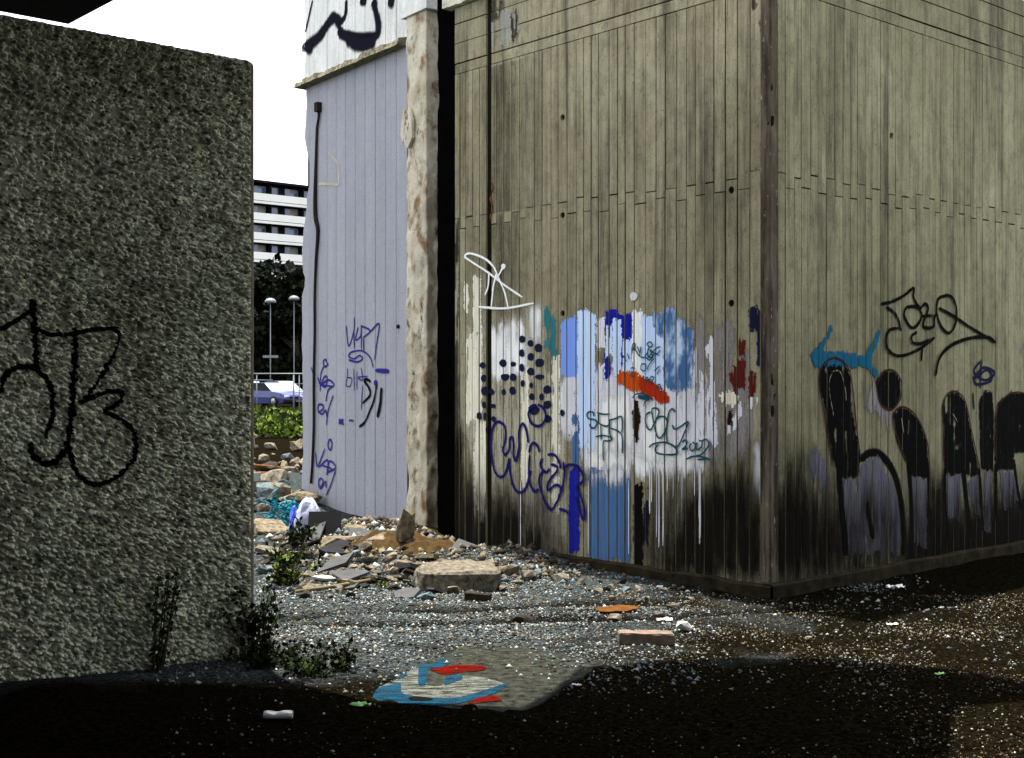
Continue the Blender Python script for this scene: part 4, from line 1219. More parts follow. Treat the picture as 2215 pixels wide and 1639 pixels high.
for stp, wpx in strokes:
    P = np.array([WRW.px(*p) for p in spline(W1(stp), 8)])
    hw = wpx * .2807 / F * 7.0 * 1.15
    for k in range(len(P) - 1):
        a, b = P[k], P[k + 1]
        ab = b - a; L2n = max(1e-9, (ab ** 2).sum())
        lo = np.minimum(a, b) - 0.12; hi = np.maximum(a, b) + 0.12
        i0, i1 = np.searchsorted(zv, [lo[1], hi[1]]); j0, j1 = np.searchsorted(sv, [lo[0], hi[0]])
        if i1 <= i0 or j1 <= j0: continue
        ss_, zz_ = S_[i0:i1, j0:j1], Z_[i0:i1, j0:j1]
        t = np.clip(((ss_ - a[0]) * ab[0] + (zz_ - a[1]) * ab[1]) / L2n, 0, 1)
        d = np.hypot(ss_ - a[0] - t * ab[0], zz_ - a[1] - t * ab[1]) / hw
        Dm[i0:i1, j0:j1] = np.minimum(Dm[i0:i1, j0:j1], d)
Dm = Dm + 0.45 * (vnoise(S_ * 70, Z_ * 70, 77) - 0.5) + .25 * (vnoise(S_ * 160, Z_ * 160, 78) - 0.5)
ok = (Dm[:-1, :-1] < 1).reshape(-1)
Qs = Qw[ok]
used, inv = np.unique(Qs, return_inverse=True)
Vs = Vw.reshape(-1, 3)[used].copy(); Vs[:, 1] += 0.0018
o = np_mesh('graffiti_tag', Vs, inv.reshape(-1, 4), M['black_paint'], rw, smooth=True)
o['label'] = 'black looping spray tag'

# ================================================================== OVERHEAD DECK
Z_S = 4.07
cY = (Z_S - CAMH) / ((CY - 52) / F)
CS = Vector(((148 - CX) / F * cY, cY, Z_S))
def shadow_to_slab(px, py):
    """deck point whose shadow lands on this spot of the flat ground"""
    r_ = ray(px, py); Y = CAMH / -r_.z
    return (r_.x * Y - SDX * Z_S, Y - SDY * Z_S)
out_edge = [(CS.x, CS.y)]  # beyond the seen corner the outline is invented to shape the ground shadow
p_end = CS - UL * 1.0
out_edge += [(p_end.x, p_end.y)]
for p in [(560, 1466), (700, 1500), (820, 1526), (1000, 1528), (1130, 1535), (1190, 1500), (1255, 1448), (1400, 1432), (1500, 1428), (1600, 1424), (1800, 1428), (1950, 1440), (2100, 1456), (2215, 1474), (2420, 1492)]:
    out_edge.append(shadow_to_slab(*p))
back = [(2300, 1500), (2150, 1512), (2060, 1522), (2035, 1560), (2040, 1600), (2010, 1660), (1990, 1760), (2500, 1900), (3100, 1900)]
for p in back:
    out_edge.append(shadow_to_slab(*p))
out_edge += [(4.0, -6.0), (-12.0, -6.0)]
fe = CS - UR * 12
out_edge.append((fe.x, fe.y))
v, f = slab_vf(out_edge, Z_S, Z_S + 0.3)
deck = empty('overhead_deck', (0, 0, 0))
tag(deck, 'dark underside of a concrete deck at the top left corner, unseen outline shaped for shadow', 'deck')
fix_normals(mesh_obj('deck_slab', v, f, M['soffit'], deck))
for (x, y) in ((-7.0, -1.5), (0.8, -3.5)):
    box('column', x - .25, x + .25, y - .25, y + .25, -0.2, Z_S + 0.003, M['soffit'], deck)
back_blocker = box('added_shade_wall', -12, 3.2, -6.4, -6.003, -0.2, Z_S + 0.2, M['soffit'])  # added unseen walls that keep skylight from under the deck
tag(back_blocker, 'added unseen wall behind the viewer keeping skylight out', 'wall')
side_blocker = mesh_obj('added_shade_wall', *slab_vf([(-12.4, -6), (-12.02, -6), (-12.02, 1.5), (-12.4, 1.5)], -0.2, Z_S + 0.2), M['soffit'])
tag(side_blocker, 'added unseen side wall left of the viewer keeping skylight out', 'wall')

nb = mesh_obj('added_right_blocker', *slab_vf([(4.3, -6.0), (4.6, -6.0), (6.6, 8.4), (6.3, 8.4)], -0.2, 3.0), M['soffit'])  # added unseen wall, blocks skylight from the lower side face
fix_normals(nb)
tag(nb, 'added unseen wall at the right, darkening the lower side face', 'wall')

# ================================================================== PAINTED PANEL ON THE GROUND
def flat_at(px, py, z):
    r_ = ray(px, py); Y = (CAMH - z) / -r_.z
    return (r_.x * Y, Y)
PZ = 0.010
pc = [(806, 1508), (905, 1440), (1005, 1398), (1160, 1402), (1312, 1428), (1262, 1462), (1135, 1540), (980, 1532), (868, 1518)]
rp_ = random.Random(8)
pp = [flat_at(x + rp_.uniform(-7, 7), y + rp_.uniform(-3, 3), PZ) for x, y in [tuple(q) for q in np.concatenate([np.linspace(pc[i], pc[(i + 1) % len(pc)], 7)[:-1] for i in range(len(pc))])]]
c_ = (sum(p[0] for p in pp) / len(pp), sum(p[1] for p in pp) / len(pp))
pan = empty('painted_panel', (c_[0], c_[1], 0))
tag(pan, 'flat grey sheet with blue, white and red graffiti lying on the gravel', 'panel')
M['sheet'] = mat_plain('weathered_sheet', (0.020, 0.021, 0.016), 0.95, 0.85, 20, bump=0.4)
v, f = slab_vf([(p[0] - c_[0], p[1] - c_[1]) for p in pp], -0.01, PZ)
fix_normals(mesh_obj('sheet', v, f, M['sheet'], pan))
def mat_flat(name, c, wear):
    n = NT(name)
    b = n.mix(n.ramp(n.noise(n.pos(), 22, 5, 0.7), [(0.3, 0), (0.7, 1)]), tuple(x * .55 for x in c), c)
    n.color(b); n.rough(0.95)
    n.b.inputs['Specular IOR Level'].default_value = 0.0
    n.alpha(n.ramp(n.noise(n.pos((7, 26, 1)), 1.0, 8, 0.8), [(0.28 + wear * .4, 0.0), (0.40 + wear * .4, 1.0)]))
    return n.m
FP = {'white': mat_flat('worn_white', (0.14, 0.15, 0.13), 0.40), 'blue': mat_flat('worn_blue', (0.010, 0.045, 0.078), 0.26), 'red': mat_flat('worn_red', (0.095, 0.005, 0.003), 0.28), 'pale': mat_flat('worn_pale_wash', (0.075, 0.078, 0.055), 0.6), 'black': mat_flat('worn_black', (0.008, 0.008, 0.008), 0.1)}
def G7(pts): return [(760 + x * .2618, 1380 + y * .2618) for x, y in pts]
PLY = [0]
def panel_paint(pts, mt, label, name='paint_patch', smooth=True):
    PLY[0] += 1
    P = [flat_at(x, y, PZ) for x, y in (spline(G7(pts + pts[:1]), 4)[:-1] if smooth else G7(pts))]
    o = mesh_obj(name, [(p[0] - c_[0], p[1] - c_[1], PZ + 0.001 + PLY[0] * 0.0007) for p in P], [tuple(range(len(P)))], FP[mt], pan)
    fix_normals(o)
    o['label'] = label
panel_paint([(820, 150), (900, 90), (1250, 100), (1600, 130), (1650, 200), (1500, 270), (1150, 250), (1000, 215)], 'pale', 'pale washed area')
panel_paint([(210, 470), (230, 410), (400, 330), (520, 250), (620, 260), (620, 370), (720, 400), (940, 310), (1270, 385), (1100, 450), (860, 500), (640, 500), (480, 490), (350, 520)], 'white', 'greyish white letter body')
panel_paint([(180, 470), (230, 410), (330, 390), (405, 375), (415, 450), (480, 475), (640, 495), (860, 495), (1050, 450), (1290, 375), (1180, 460), (900, 540), (700, 560), (450, 545), (210, 515)], 'blue', 'blue lower outline')
panel_paint([(555, 250), (580, 220), (680, 215), (740, 170), (820, 205), (740, 245), (640, 255), (625, 330), (610, 395), (555, 390)], 'blue', 'blue hooked stroke')
panel_paint([(650, 270), (800, 235), (950, 225), (1110, 240), (1080, 270), (900, 290), (770, 305)], 'red', 'red bar')
panel_paint([(760, 370), (790, 325), (880, 310), (920, 335), (860, 365), (780, 390)], 'blue', 'small blue arc')
panel_paint([(960, 540), (1070, 495), (1180, 485), (1240, 520), (1100, 535), (1000, 550)], 'red', 'lower red bar')
panel_paint([(470, 500), (540, 490), (670, 505), (640, 520), (500, 522)], 'black', 'black smear')
panel_paint([(370, 340), (440, 300), (460, 310), (400, 345)], 'blue', 'short blue mark')

# ================================================================== GRAVEL
def stone_shapes(k):
    out = []
    for i in range(k):
        r_ = np.random.default_rng(100 + i)
        p = np.array([(1, 0, 0), (-1, 0, 0), (0, 1, 0), (0, -1, 0), (0, 0, 1), (0, 0, -1)], float)
        p = p * r_.uniform(0.6, 1.2, (6, 1)) + r_.uniform(-.25, .25, (6, 3))
        p[:, 2] *= 0.7
        out.append(p)
    return out
OCT = np.array([(0, 2, 4), (2, 1, 4), (1, 3, 4), (3, 0, 4), (2, 0, 5), (1, 2, 5), (3, 1, 5), (0, 3, 5)])
def point_in_panel(x, y):
    return in_poly(np.asarray(x), np.asarray(y), pp)
def gravel(name, n, xs, ys, smin, smax, mats, seed, weight=None, label=None, cat=None):
    g = np.random.default_rng(seed)
    X = g.uniform(*xs, n); Y = g.uniform(*ys, n)
    keep = ~(point_in_panel(X, Y) & (g.uniform(0, 1, n) > 0.08 + 0.5 * np.clip((X - 0.0) / 0.5, 0, 1)))
    # not inside the building or the pier wall
    keep &= ((X - C0.x) * WL.n.x + (Y - C0.y) * WL.n.y > 0.09) | ((X - C0.x) * WR.n.x + (Y - C0.y) * WR.n.y > 0.09)
    keep &= ~(((X - RW0.x) * WRW.n.x + (Y - RW0.y) * WRW.n.y < 0.05) & ((X - RW0.x) * WRW.n.x + (Y - RW0.y) * WRW.n.y > -0.3) & ((X - RW0.x) * WRW.x.x + (Y - RW0.y) * WRW.x.y > -0.05))
    if weight is not None:
        keep &= g.uniform(0, 1, n) < weight(X, Y)
    X = X[keep]; Y = Y[keep]; n = len(X)
    sh = np.array(stone_shapes(12))[g.integers(0, 12, n)]
    a = g.uniform(0, 2 * np.pi, n)
    sz = smin * (smax / smin) ** (g.uniform(0, 1, n) ** 2.2)
    ca, sa = np.cos(a), np.sin(a)
    P = sh.copy()
    P[..., 0] = sh[..., 0] * ca[:, None] - sh[..., 1] * sa[:, None]
    P[..., 1] = sh[..., 0] * sa[:, None] + sh[..., 1] * ca[:, None]
    P *= sz[:, None, None]
    P[..., 0] += X[:, None]; P[..., 1] += Y[:, None]
    P[..., 2] += (np.where(point_in_panel(X, Y), np.maximum(PZ, ground_h(X, Y)), ground_h(X, Y)) + sz * g.uniform(-.1, .3, n))[:, None]
    Qg = (np.arange(n)[:, None, None] * 6 + OCT[None]).reshape(-1, 3)
    for_m = 0
    mi = np.repeat(g.choice(len(mats), n, p=GRAVEL_P[:len(mats)] / GRAVEL_P[:len(mats)].sum()), 8)
    o = np_mesh(name, P.reshape(-1, 3), Qg, mats, None, midx=mi)
    return o
GRAVEL_P = np.array([0.50, 0.25, 0.11, 0.12, 0.02])
M['st_blue'] = mat_plain('blue_grey_stone', (0.098, 0.125, 0.132), 0.9, 0.5, 30)
M['st_dark'] = mat_plain('dark_stone', (0.02, 0.018, 0.014), 0.9, 0.4, 30)
M['st_tan'] = mat_plain('tan_stone', (0.13, 0.108, 0.068), 0.9, 0.3, 30)
M['st_white'] = mat_plain('white_stone', (0.33, 0.34, 0.32), 0.9, 0.2, 30)
M['st_rust'] = mat_plain('rusty_stone', (0.07, 0.036, 0.016), 0.9, 0.3, 30)
def w_left(x, y):
    t = np.clip(1.0 - (x - 0.3) * 0.45 + (fbm(x * 1.3, y * 1.3, 3, 51) - .5) * 1.6, 0.05, 1)
    bands = 0.35 + 0.65 * np.clip((fbm(x * 0.8 + 3, y * 2.6, 3, 52) - 0.36) * 6, 0, 1)
    return t * bands * np.clip((y - 6.35) / 1.3, 0, 1) * (1 - 0.85 * rut(x, y))
g1 = gravel('gravel', 105000, (-2.0, 3.4), (6.2, 11.6), 0.0038, 0.019, [M['st_blue'], M['st_dark'], M['st_tan'], M['st_white'], M['st_rust']], 1, w_left)
tag(g1, 'crushed blue grey gravel between the walls', 'gravel', kind='stuff')
GRAVEL_P = np.array([0.50, 0.32, 0.08, 0.10])
g2 = gravel('gravel', 60000, (-1.5, 5.2), (4.7, 9.5), 0.003, 0.0115, [M['st_tan'], M['st_dark'], M['st_white'], M['st_rust']], 2, lambda x, y: np.clip(0.22 + (fbm(x * 1.5, y * 1.5, 3, 55) - .4) * 3.2, 0.03, 1) * np.maximum(np.clip((y - 6.9) / .5, 0.10, 1), np.clip((x - 1.5) / .5, 0, 1)))
tag(g2, 'fine brown and white grit over the bare earth', 'gravel', kind='stuff')

GRAVEL_P = np.array([0.30, 0.36, 0.2, 0.06, 0.08])
M['grit_pale'] = mat_plain('pale_rubble_grit', (0.11, 0.095, 0.07), 0.95, 0.5, 14)
M['grit_dark'] = mat_plain('dark_rubble_grit', (0.03, 0.025, 0.018), 0.95, 0.5, 14)
def w_heap(x, y):
    a_ = np.exp(-(((x + 1.2) / 0.95) ** 2 + ((y - 12.0) / 0.95) ** 2)) * 1.2
    b_ = np.exp(-(((x + 0.1) / 0.95) ** 2 + ((y - 10.9) / 0.55) ** 2))
    return np.clip((a_ + b_) * (0.4 + fbm(x * 3, y * 3, 3, 58)), 0, 1)
g3 = gravel('rubble_grit', 15000, (-2.8, 1.4), (9.6, 13.6), 0.010, 0.060, [M['grit_pale'], M['grit_dark'], M['st_tan'], M['st_white'], M['st_blue']], 3, w_heap)
tag(g3, 'mass of small broken rubble at the foot of the walls', 'rubble', kind='stuff')
GRAVEL_P = np.array([0.16, 0.4, 0.25, 0.05, 0.14])
g4 = gravel('rubble_grit', 5200, (-7.5, -2.3), (14.5, 31), 0.03, 0.13, [M['grit_pale'], M['grit_dark'], M['grit_dark'], M['st_white'], M['rust']], 4, lambda x, y: np.clip((fbm(x * .9, y * .9, 3, 59) - .35) * 4, 0, 1))
tag(g4, 'coarse broken rubble covering the ground beyond the lilac wall', 'rubble', kind='stuff')
# ================================================================== RUBBLE
def hull_mesh(name, pts, mat):
    bm = bmesh.new()
    for p in pts:
        bm.verts.new(p)
    r_ = bmesh.ops.convex_hull(bm, input=bm.verts)
    bmesh.ops.delete(bm, geom=[e for e in r_['geom_interior'] if isinstance(e, bmesh.types.BMVert)], context='VERTS')
    bmesh.ops.recalc_face_normals(bm, faces=bm.faces)
    me = bpy.data.meshes.new(name)
    bm.to_mesh(me); bm.free()
    me.materials.append(mat)
    return me
def chunk_mesh(name, sx, sy, sz, mat, seed, n=16, boxy=0.5, sub=0):
    r_ = random.Random(seed)
    pts = []
    for i in range(n):
        v_ = Vector((r_.gauss(0, 1), r_.gauss(0, 1), r_.gauss(0, 1))).normalized()
        m_ = max(abs(v_.x), abs(v_.y), abs(v_.z))
        v_ = v_ * (1 - boxy) + v_ / m_ * boxy
        v_ *= r_.uniform(0.85, 1.05)
        pts.append((v_.x * sx / 2, v_.y * sy / 2, v_.z * sz / 2 + sz / 2))
    me = hull_mesh(name, pts, mat)
    if sub:
        bm = bmesh.new(); bm.from_mesh(me)
        bmesh.ops.triangulate(bm, faces=bm.faces)
        bmesh.ops.subdivide_edges(bm, edges=bm.edges, cuts=sub, use_grid_fill=True)
        for vv in bm.verts:
            d = (float(fbm(vv.co.x * 9 + seed, vv.co.y * 9 + vv.co.z * 7, 4, seed)) - .5) * 0.20 * min(sx, sy, sz)
            vv.co += vv.co.normalized() * d if vv.co.length > 0 else Vector()
        bm.to_mesh(me); bm.free()
    return me
def place(name, me, loc, rot, label, cat, group=None):
    o = bpy.data.objects.new(name, me)
    COL.objects.link(o)
    o.location = loc
    o.rotation_euler = rot
    return tag(o, label, cat, group)
M['rock_pale'] = mat_plain('pale_rubble_concrete', (0.122, 0.107, 0.08), 0.95, 0.7, 22, bump=1.0, bscale=60)
M['rock_cream'] = mat_plain('cream_rubble', (0.138, 0.114, 0.075), 0.95, 0.7, 20, bump=1.0, bscale=60)
M['rock_dark'] = mat_plain('dark_rubble', (0.03, 0.025, 0.018), 0.95, 0.5, 12, bump=0.7)
M['slate'] = mat_plain('grey_fibre_sheet', (0.060, 0.060, 0.061), 0.7, 0.2, 9, bump=0.15)
M['slate_dark'] = mat_plain('dark_fibre_sheet', (0.018, 0.018, 0.02), 0.7, 0.25, 9)
M['earth'] = mat_plain('ochre_earth', (0.042, 0.026, 0.010), 1.0, 0.5, 16, bump=0.9)
M['white_flat'] = mat_plain('chalky_white', (0.45, 0.44, 0.41), 0.8, 0.12, 8)
M['brick'] = mat_plain('pale_brick', (0.16, 0.118, 0.095), 0.95, 0.3, 20, bump=0.5)
M['black_board'] = mat_plain('black_plastic', (0.006, 0.006, 0.007), 0.6, 0.2)
def big(name, px, py, w, d, h, mat, seed, label, cat='rubble', boxy=0.6, rz=0.0, sub=2, sink=0.03, tilt=(0, 0)):
    me = chunk_mesh(name, w, d, h, M[mat], seed, 22, boxy, sub)
    p = gnd(px, py)
    return place(name, me, (p.x, p.y + d * .3, p.z - sink), (tilt[0], tilt[1], rz), label, cat)
def block(name, px, py, poly, h, mat, seed, label, cat, rz=0.0, sub=5, amp=0.03, sink=0.02, tilt=(0, 0)):
    """broken slab: irregular outline, chipped edges, pitted top"""
    v, f = slab_vf(poly, 0, h)
    me = bpy.data.meshes.new(name)
    me.from_pydata(v, [], f)
    bm = bmesh.new(); bm.from_mesh(me)
    bmesh.ops.recalc_face_normals(bm, faces=bm.faces)
    bmesh.ops.bevel(bm, geom=bm.edges[:], offset=h * .12, segments=1, affect='EDGES')
    bmesh.ops.triangulate(bm, faces=bm.faces)
    for _ in range(2):
        bmesh.ops.subdivide_edges(bm, edges=[e for e in bm.edges if e.calc_length() > 0.05], cuts=2)
        bmesh.ops.triangulate(bm, faces=[q for q in bm.faces if len(q.verts) > 3])
    bm.normal_update()
    for vv in bm.verts:
        q = vv.co
        vv.co = q + vv.normal * amp * 2 * (float(fbm(q.x * 11 + q.z * 9 + seed, q.y * 11 - q.z * 7, 4, seed)) - .5)
    bm.to_mesh(me); bm.free()
    me.materials.append(M[mat])
    p = gnd(px, py)
    return place(name, me, (p.x, p.y, p.z - sink), (tilt[0], tilt[1], rz), label, cat)
block('concrete_block', 995, 1280, [(-.30, 0), (-.1, -.03), (.12, .02), (.27, .05), (.31, .3), (.24, .75), (.05, .9), (-.15, .82), (-.33, .45), (-.36, .2)], 0.17, 'rock_pale', 31, 'large broken concrete block with flat lit top and black front', 'block', tilt=(-.03, .03))
block('concrete_block', 905, 1240, [(-.2, 0), (.15, -.02), (.22, .25), (-.1, .3)], 0.10, 'rock_cream', 32, 'tilted slab fragment between ochre mound and large block', 'block', tilt=(-.2, .15))
block('concrete_block', 1030, 1300, [(-.1, 0), (.08, -.02), (.11, .15), (-.08, .18)], 0.08, 'rock_dark', 33, 'dark fragment in the shade below the large block', 'block', tilt=(-.1, .1))
big('rock_shard', 868, 1185, 0.19, 0.13, 0.44, 'rock_cream', 12, 'upright pale rock shard leaning against the broken wall end', 'rock', 0.2, 0.3, 2, 0.02, (0.05, 0.16))
big('rock_lump', 822, 1182, 0.30, 0.24, 0.15, 'rock_cream', 33, 'rounded cream lump left of the upright shard', 'rock', 0.4, 0.2)
big('concrete_slab', 575, 1155, 0.34, 0.42, 0.10, 'rock_cream', 35, 'flat beige concrete piece beside the turquoise netting', 'slab', 0.95, 0.5, 1, 0.0, (0.3, 0.1))
big('white_stone', 1480, 1368, 0.11, 0.09, 0.085, 'white_flat', 36, 'bright white angular stone behind the single brick', 'stone', 0.4, 0.4, 1, 0.01)
big('white_stone', 705, 1258, 0.24, 0.15, 0.06, 'white_flat', 37, 'flat chalk white stone below the leaning grey sheets', 'stone', 0.7, -0.1, 1, 0.01)
big('pale_rock', 1100, 1243, 0.20, 0.16, 0.12, 'rock_pale', 38, 'pale rock right of the large block, close to the wall', 'rock', 0.4, 0.4)
big('pale_rock', 1143, 1256, 0.19, 0.15, 0.12, 'rock_pale', 39, 'second pale rock right of the large block, partly behind pebbles', 'rock', 0.35, 1.4)
big('pale_rock', 1212, 1258, 0.17, 0.14, 0.09, 'rock_pale', 40, 'pale rock in front of the deep blue wall strip', 'rock', 0.35, 2.2)
big('pale_rock', 1330, 1340, 0.0 + 0.12, 0.10, 0.07, 'rock_pale', 41, 'small pale rock behind the rusty sheet', 'rock', 0.35, 0.2)
big('pale_rock', 660, 1248, 0.17, 0.12, 0.08, 'rock_pale', 42, 'pale rock left of the flat white stone', 'rock', 0.35, 0.2)
big('pale_rock', 675, 1278, 0.22, 0.14, 0.08, 'rock_pale', 43, 'pale rock at the front edge of the rubble, left', 'rock', 0.5, 0.6)
big('dark_rock', 1130, 1345, 0.17, 0.12, 0.08, 'rock_dark', 44, 'lone dark clod on the grey gravel', 'clod', 0.3, 0.1)
big('dark_rock', 1190, 1150, 0.2, 0.15, 0.1, 'rock_dark', 45, 'dark clod against the wall foot', 'clod', 0.3, 0.1)
big('pale_rock', 1750, 1387, 0.055, 0.04, 0.035, 'rock_cream', 46, 'small cream stone alone on the brown earth', 'stone', 0.4, 0.1, 1, 0.005)
big('pale_rock', 1425, 1335, 0.085, 0.06, 0.05, 'rock_pale', 47, 'small grey stone between rusty sheet and shadow', 'stone', 0.4, 0.5, 1, 0.005)
big('pale_rock', 770, 1150, 0.24, 0.16, 0.10, 'rock_cream', 48, 'cream rubble piece beside the black board', 'rock', 0.5, 0.4)
big('pale_rock', 740, 1175, 0.45, 0.15, 0.09, 'rock_cream', 49, 'long pale rubble piece in front of the black board', 'rock', 0.7, 0.2)
big('dark_rock', 910, 1312, 0.22, 0.07, 0.05, 'rock_dark', 50, 'dark splinter lying on the gravel below the block', 'splinter', 0.6, -0.3)
# brick
p = gnd(1398, 1394)
v, f = box_vf(-.165, .165, -.06, .06, 0, .07)
br = fix_normals(mesh_obj('brick', v, f, M['brick']))
bm = bmesh.new(); bm.from_mesh(br.data)
bmesh.ops.bevel(bm, geom=bm.edges[:], offset=0.006, segments=2, affect='EDGES')
bmesh.ops.subdivide_edges(bm, edges=[e for e in bm.edges if e.calc_length() > 0.05], cuts=6, use_grid_fill=True)
for vv in bm.verts:
    vv.co += Vector((0, 0, 1)) * (float(fbm(vv.co.x * 30, vv.co.y * 30, 3, 2)) - .5) * 0.016 * (vv.co.z > .03)
bm.to_mesh(br.data); bm.free()
br.location = (p.x, p.y + .05, p.z - 0.004); br.rotation_euler = (0.0, 0.02, 0.03)
tag(br, 'single weathered brick with black front on the gravel', 'brick')
# leaning and lying sheets
def sheet(name, pxs, Ys, th, mat, label, cat='sheet'):
    """thin rigid plate through corner points given by pixel and distance"""
    lo_ = max(pxs, key=lambda q: q[1]); Y0 = gnd(*lo_).y - 0.02; ym = Ys[pxs.index(lo_)]
    P = [at(x, y, Y0 + (Y - ym)) for (x, y), Y in zip(pxs, Ys)]
    nrm = (P[1] - P[0]).cross(P[2] - P[0]).normalized()
    c = sum(P, Vector()) / len(P)
    # flatten onto the best plane
    P = [q - nrm * (q - P[0]).dot(nrm) for q in P]
    k = len(P)
    V = [q - c for q in P] + [q - c + nrm * th for q in P]
    Fc = [tuple(range(k - 1, -1, -1)), tuple(range(k, 2 * k))] + [(i, (i + 1) % k, (i + 1) % k + k, i + k) for i in range(k)]
    o = fix_normals(mesh_obj(name, V, Fc, M[mat]))
    o.location = c
    return tag(o, label, cat)
sheet('fibre_sheet', [(640, 1184), (655, 1148), (705, 1127), (694, 1175)], [12.6, 12.9, 13.0, 12.7], 0.02, 'slate', 'pale grey fibre sheet propped against the black board')
sheet('black_board', [(664, 1166), (668, 1106), (738, 1106), (736, 1160)], [13.0, 13.15, 13.15, 13.0], 0.03, 'black_board', 'black rectangular board standing in the rubble below the lilac wall', 'board')
sheet('fibre_sheet', [(684, 1238), (712, 1210), (766, 1193), (748, 1222)], [11.7, 12.0, 12.2, 11.95], 0.025, 'slate', 'grey fibre sheet tilted towards the light in front of the earth mound')
sheet('fibre_sheet', [(718, 1240), (755, 1230), (800, 1236), (745, 1262)], [11.5, 11.7, 11.7, 11.35], 0.02, 'slate', 'grey fibre sheet lying flat, lowest of the tilted sheets')
sheet('fibre_sheet', [(600, 1232), (618, 1206), (642, 1198), (634, 1224)], [11.7, 12.0, 12.1, 11.8], 0.015, 'slate', 'small grey sheet half hidden by weeds near the roughcast wall')
sheet('fibre_sheet', [(974, 1186), (992, 1164), (1034, 1180), (1018, 1192)], [11.4, 11.7, 11.6, 11.35], 0.018, 'slate', 'small grey plate resting on top of the large concrete block')
sheet('dark_sheet', [(672, 1192), (740, 1166), (760, 1172), (700, 1206)], [12.4, 12.7, 12.7, 12.3], 0.02, 'slate_dark', 'dark fibre sheet sliding under the pale rubble piece')
def ragged_sheet(name, px, py, w, d, mat, seed, label, cat):
    r_ = random.Random(seed)
    p = gnd(px, py)
    poly = []
    for k in range(14):
        a = 2 * math.pi * k / 14
        poly.append((w / 2 * math.cos(a) * r_.uniform(.7, 1.15), d / 2 * math.sin(a) * r_.uniform(.7, 1.15)))
    v, f = slab_vf(poly, 0.015, 0.022)
    o = fix_normals(mesh_obj(name, v, f, M[mat]))
    o.location = p; o.rotation_euler = (0.05, -0.04, r_.uniform(-.3, .3))
    return tag(o, label, cat)
M['rust_sheet'] = mat_plain('orange_rust', (0.085, 0.034, 0.008), 0.9, 0.4, 18)
ragged_sheet('rusty_sheet', 1338, 1322, 0.32, 0.20, 'rust_sheet', 3, 'ragged orange rusty sheet flat on the gravel', 'sheet')
# bent reinforcement bar
pts = [at(1008, 1226, 11.2), at(1004, 1240, 11.15), at(1010, 1262, 11.05), at(940, 1236, 11.3)]
pts = [at(990, 1228, 11.25), at(912, 1232, 11.2), at(905, 1240, 11.15), at(908, 1262, 11.1)]
tag(tube('bent_bar', pts, 0.009, M['rust'], None, 6), 'bent rusty reinforcing bar poking out left of the large block', 'bar')
pts = [at(958, 1310, 10.2), at(966, 1290, 10.4), at(975, 1262, 10.7)]
tag(tube('bent_bar', pts, 0.012, M['steel_dark'], None, 6), 'black stick leaning on the front of the large block', 'stick')
p_a = gnd(640, 1288); p_b = gnd(800, 1268)
M['wood'] = mat_plain('old_lath', (0.17, 0.13, 0.07), 0.9, 0.35, 20)
lath = tube('wood_lath', [p_a + Vector((0, 0, .03)), (p_a + p_b) / 2 + Vector((0, 0, .035)), p_b + Vector((0, 0, .05))], 0.014, M['wood'], None, 5)
tag(lath, 'thin wooden lath lying along the edge of the rubble', 'lath')
# loose rubble stones, each its own object, sharing a few meshes
RUB = []
for i in range(10):
    RUB.append(chunk_mesh('rubble_stone', 1, 1, .75, [M['rock_pale'], M['rock_cream'], M['rock_dark'], M['st_blue'], M['rock_pale']][i % 5], 200 + i, 18, .45, 1))
LOOSE = []
def scatter(n, region, smin, smax, seed, label, group, name='rubble_stone', cat='stone', meshes=RUB):
    r_ = random.Random(seed)
    for i in range(n):
        while True:
            px, py = r_.uniform(min(q[0] for q in region), max(q[0] for q in region)), r_.uniform(min(q[1] for q in region), max(q[1] for q in region))
            if bool(in_poly(np.array([px]), np.array([py]), region)[0]):
                break
        p = gnd(px, py)
        sz = smin * (smax / smin) ** (r_.random() ** 1.6)
        mi_ = r_.randrange(len(meshes))
        o = place(name, meshes[mi_], (p.x, p.y, p.z - sz * .12), (r_.uniform(-.3, .3), r_.uniform(-.3, .3), r_.uniform(0, 6.3)), label, cat, group)
        o.scale = (sz * r_.uniform(.8, 1.4), sz * r_.uniform(.7, 1.1), sz * r_.uniform(.6, 1.0))
        LOOSE.append((o, mi_, (sz - smin) / (smax - smin), px, py, p.copy()))
scatter(100, [(570, 1180), (640, 1190), (740, 1160), (880, 1180), (1060, 1215), (1090, 1280), (930, 1300), (620, 1300), (560, 1250)], 0.03, 0.15, 5, 'loose pale rubble stone in the heap before the lilac wall', 'loose rubble stones')
scatter(92, [(1060, 1205), (1230, 1215), (1420, 1250), (1560, 1310), (1480, 1330), (1330, 1300), (1240, 1280), (1080, 1290)], 0.025, 0.09, 6, 'small rubble stone along the foot of the painted wall face', 'loose rubble stones')
scatter(12, [(1250, 1330), (1550, 1330), (1700, 1400), (1280, 1420)], 0.02, 0.05, 7, 'small stone on the sunlit gravel near the single brick', 'loose rubble stones')
FLAT = []
for i in range(6):
    rf_ = random.Random(400 + i)
    k_ = rf_.choice([4, 5, 6])
    an0 = rf_.uniform(0, 6)
    poly_ = [(.5 * math.cos(an0 + 6.283 * q / k_) * rf_.uniform(.75, 1.15), .5 * math.sin(an0 + 6.283 * q / k_) * rf_.uniform(.6, 1.0)) for q in range(k_)]
    v, f = slab_vf(poly_, 0, .13)
    o_ = fix_normals(mesh_obj('slab_fragment', v, f, [M['rock_pale'], M['slate'], M['rock_dark'], M['slate'], M['rock_cream'], M['slate_dark']][i], None, link=False))
    FLAT.append(o_.data)
    bpy.data.objects.remove(o_)
TONE_F = ['pale grey', 'slate grey', 'dark', 'slate grey', 'cream', 'charcoal']
n0 = len(LOOSE)
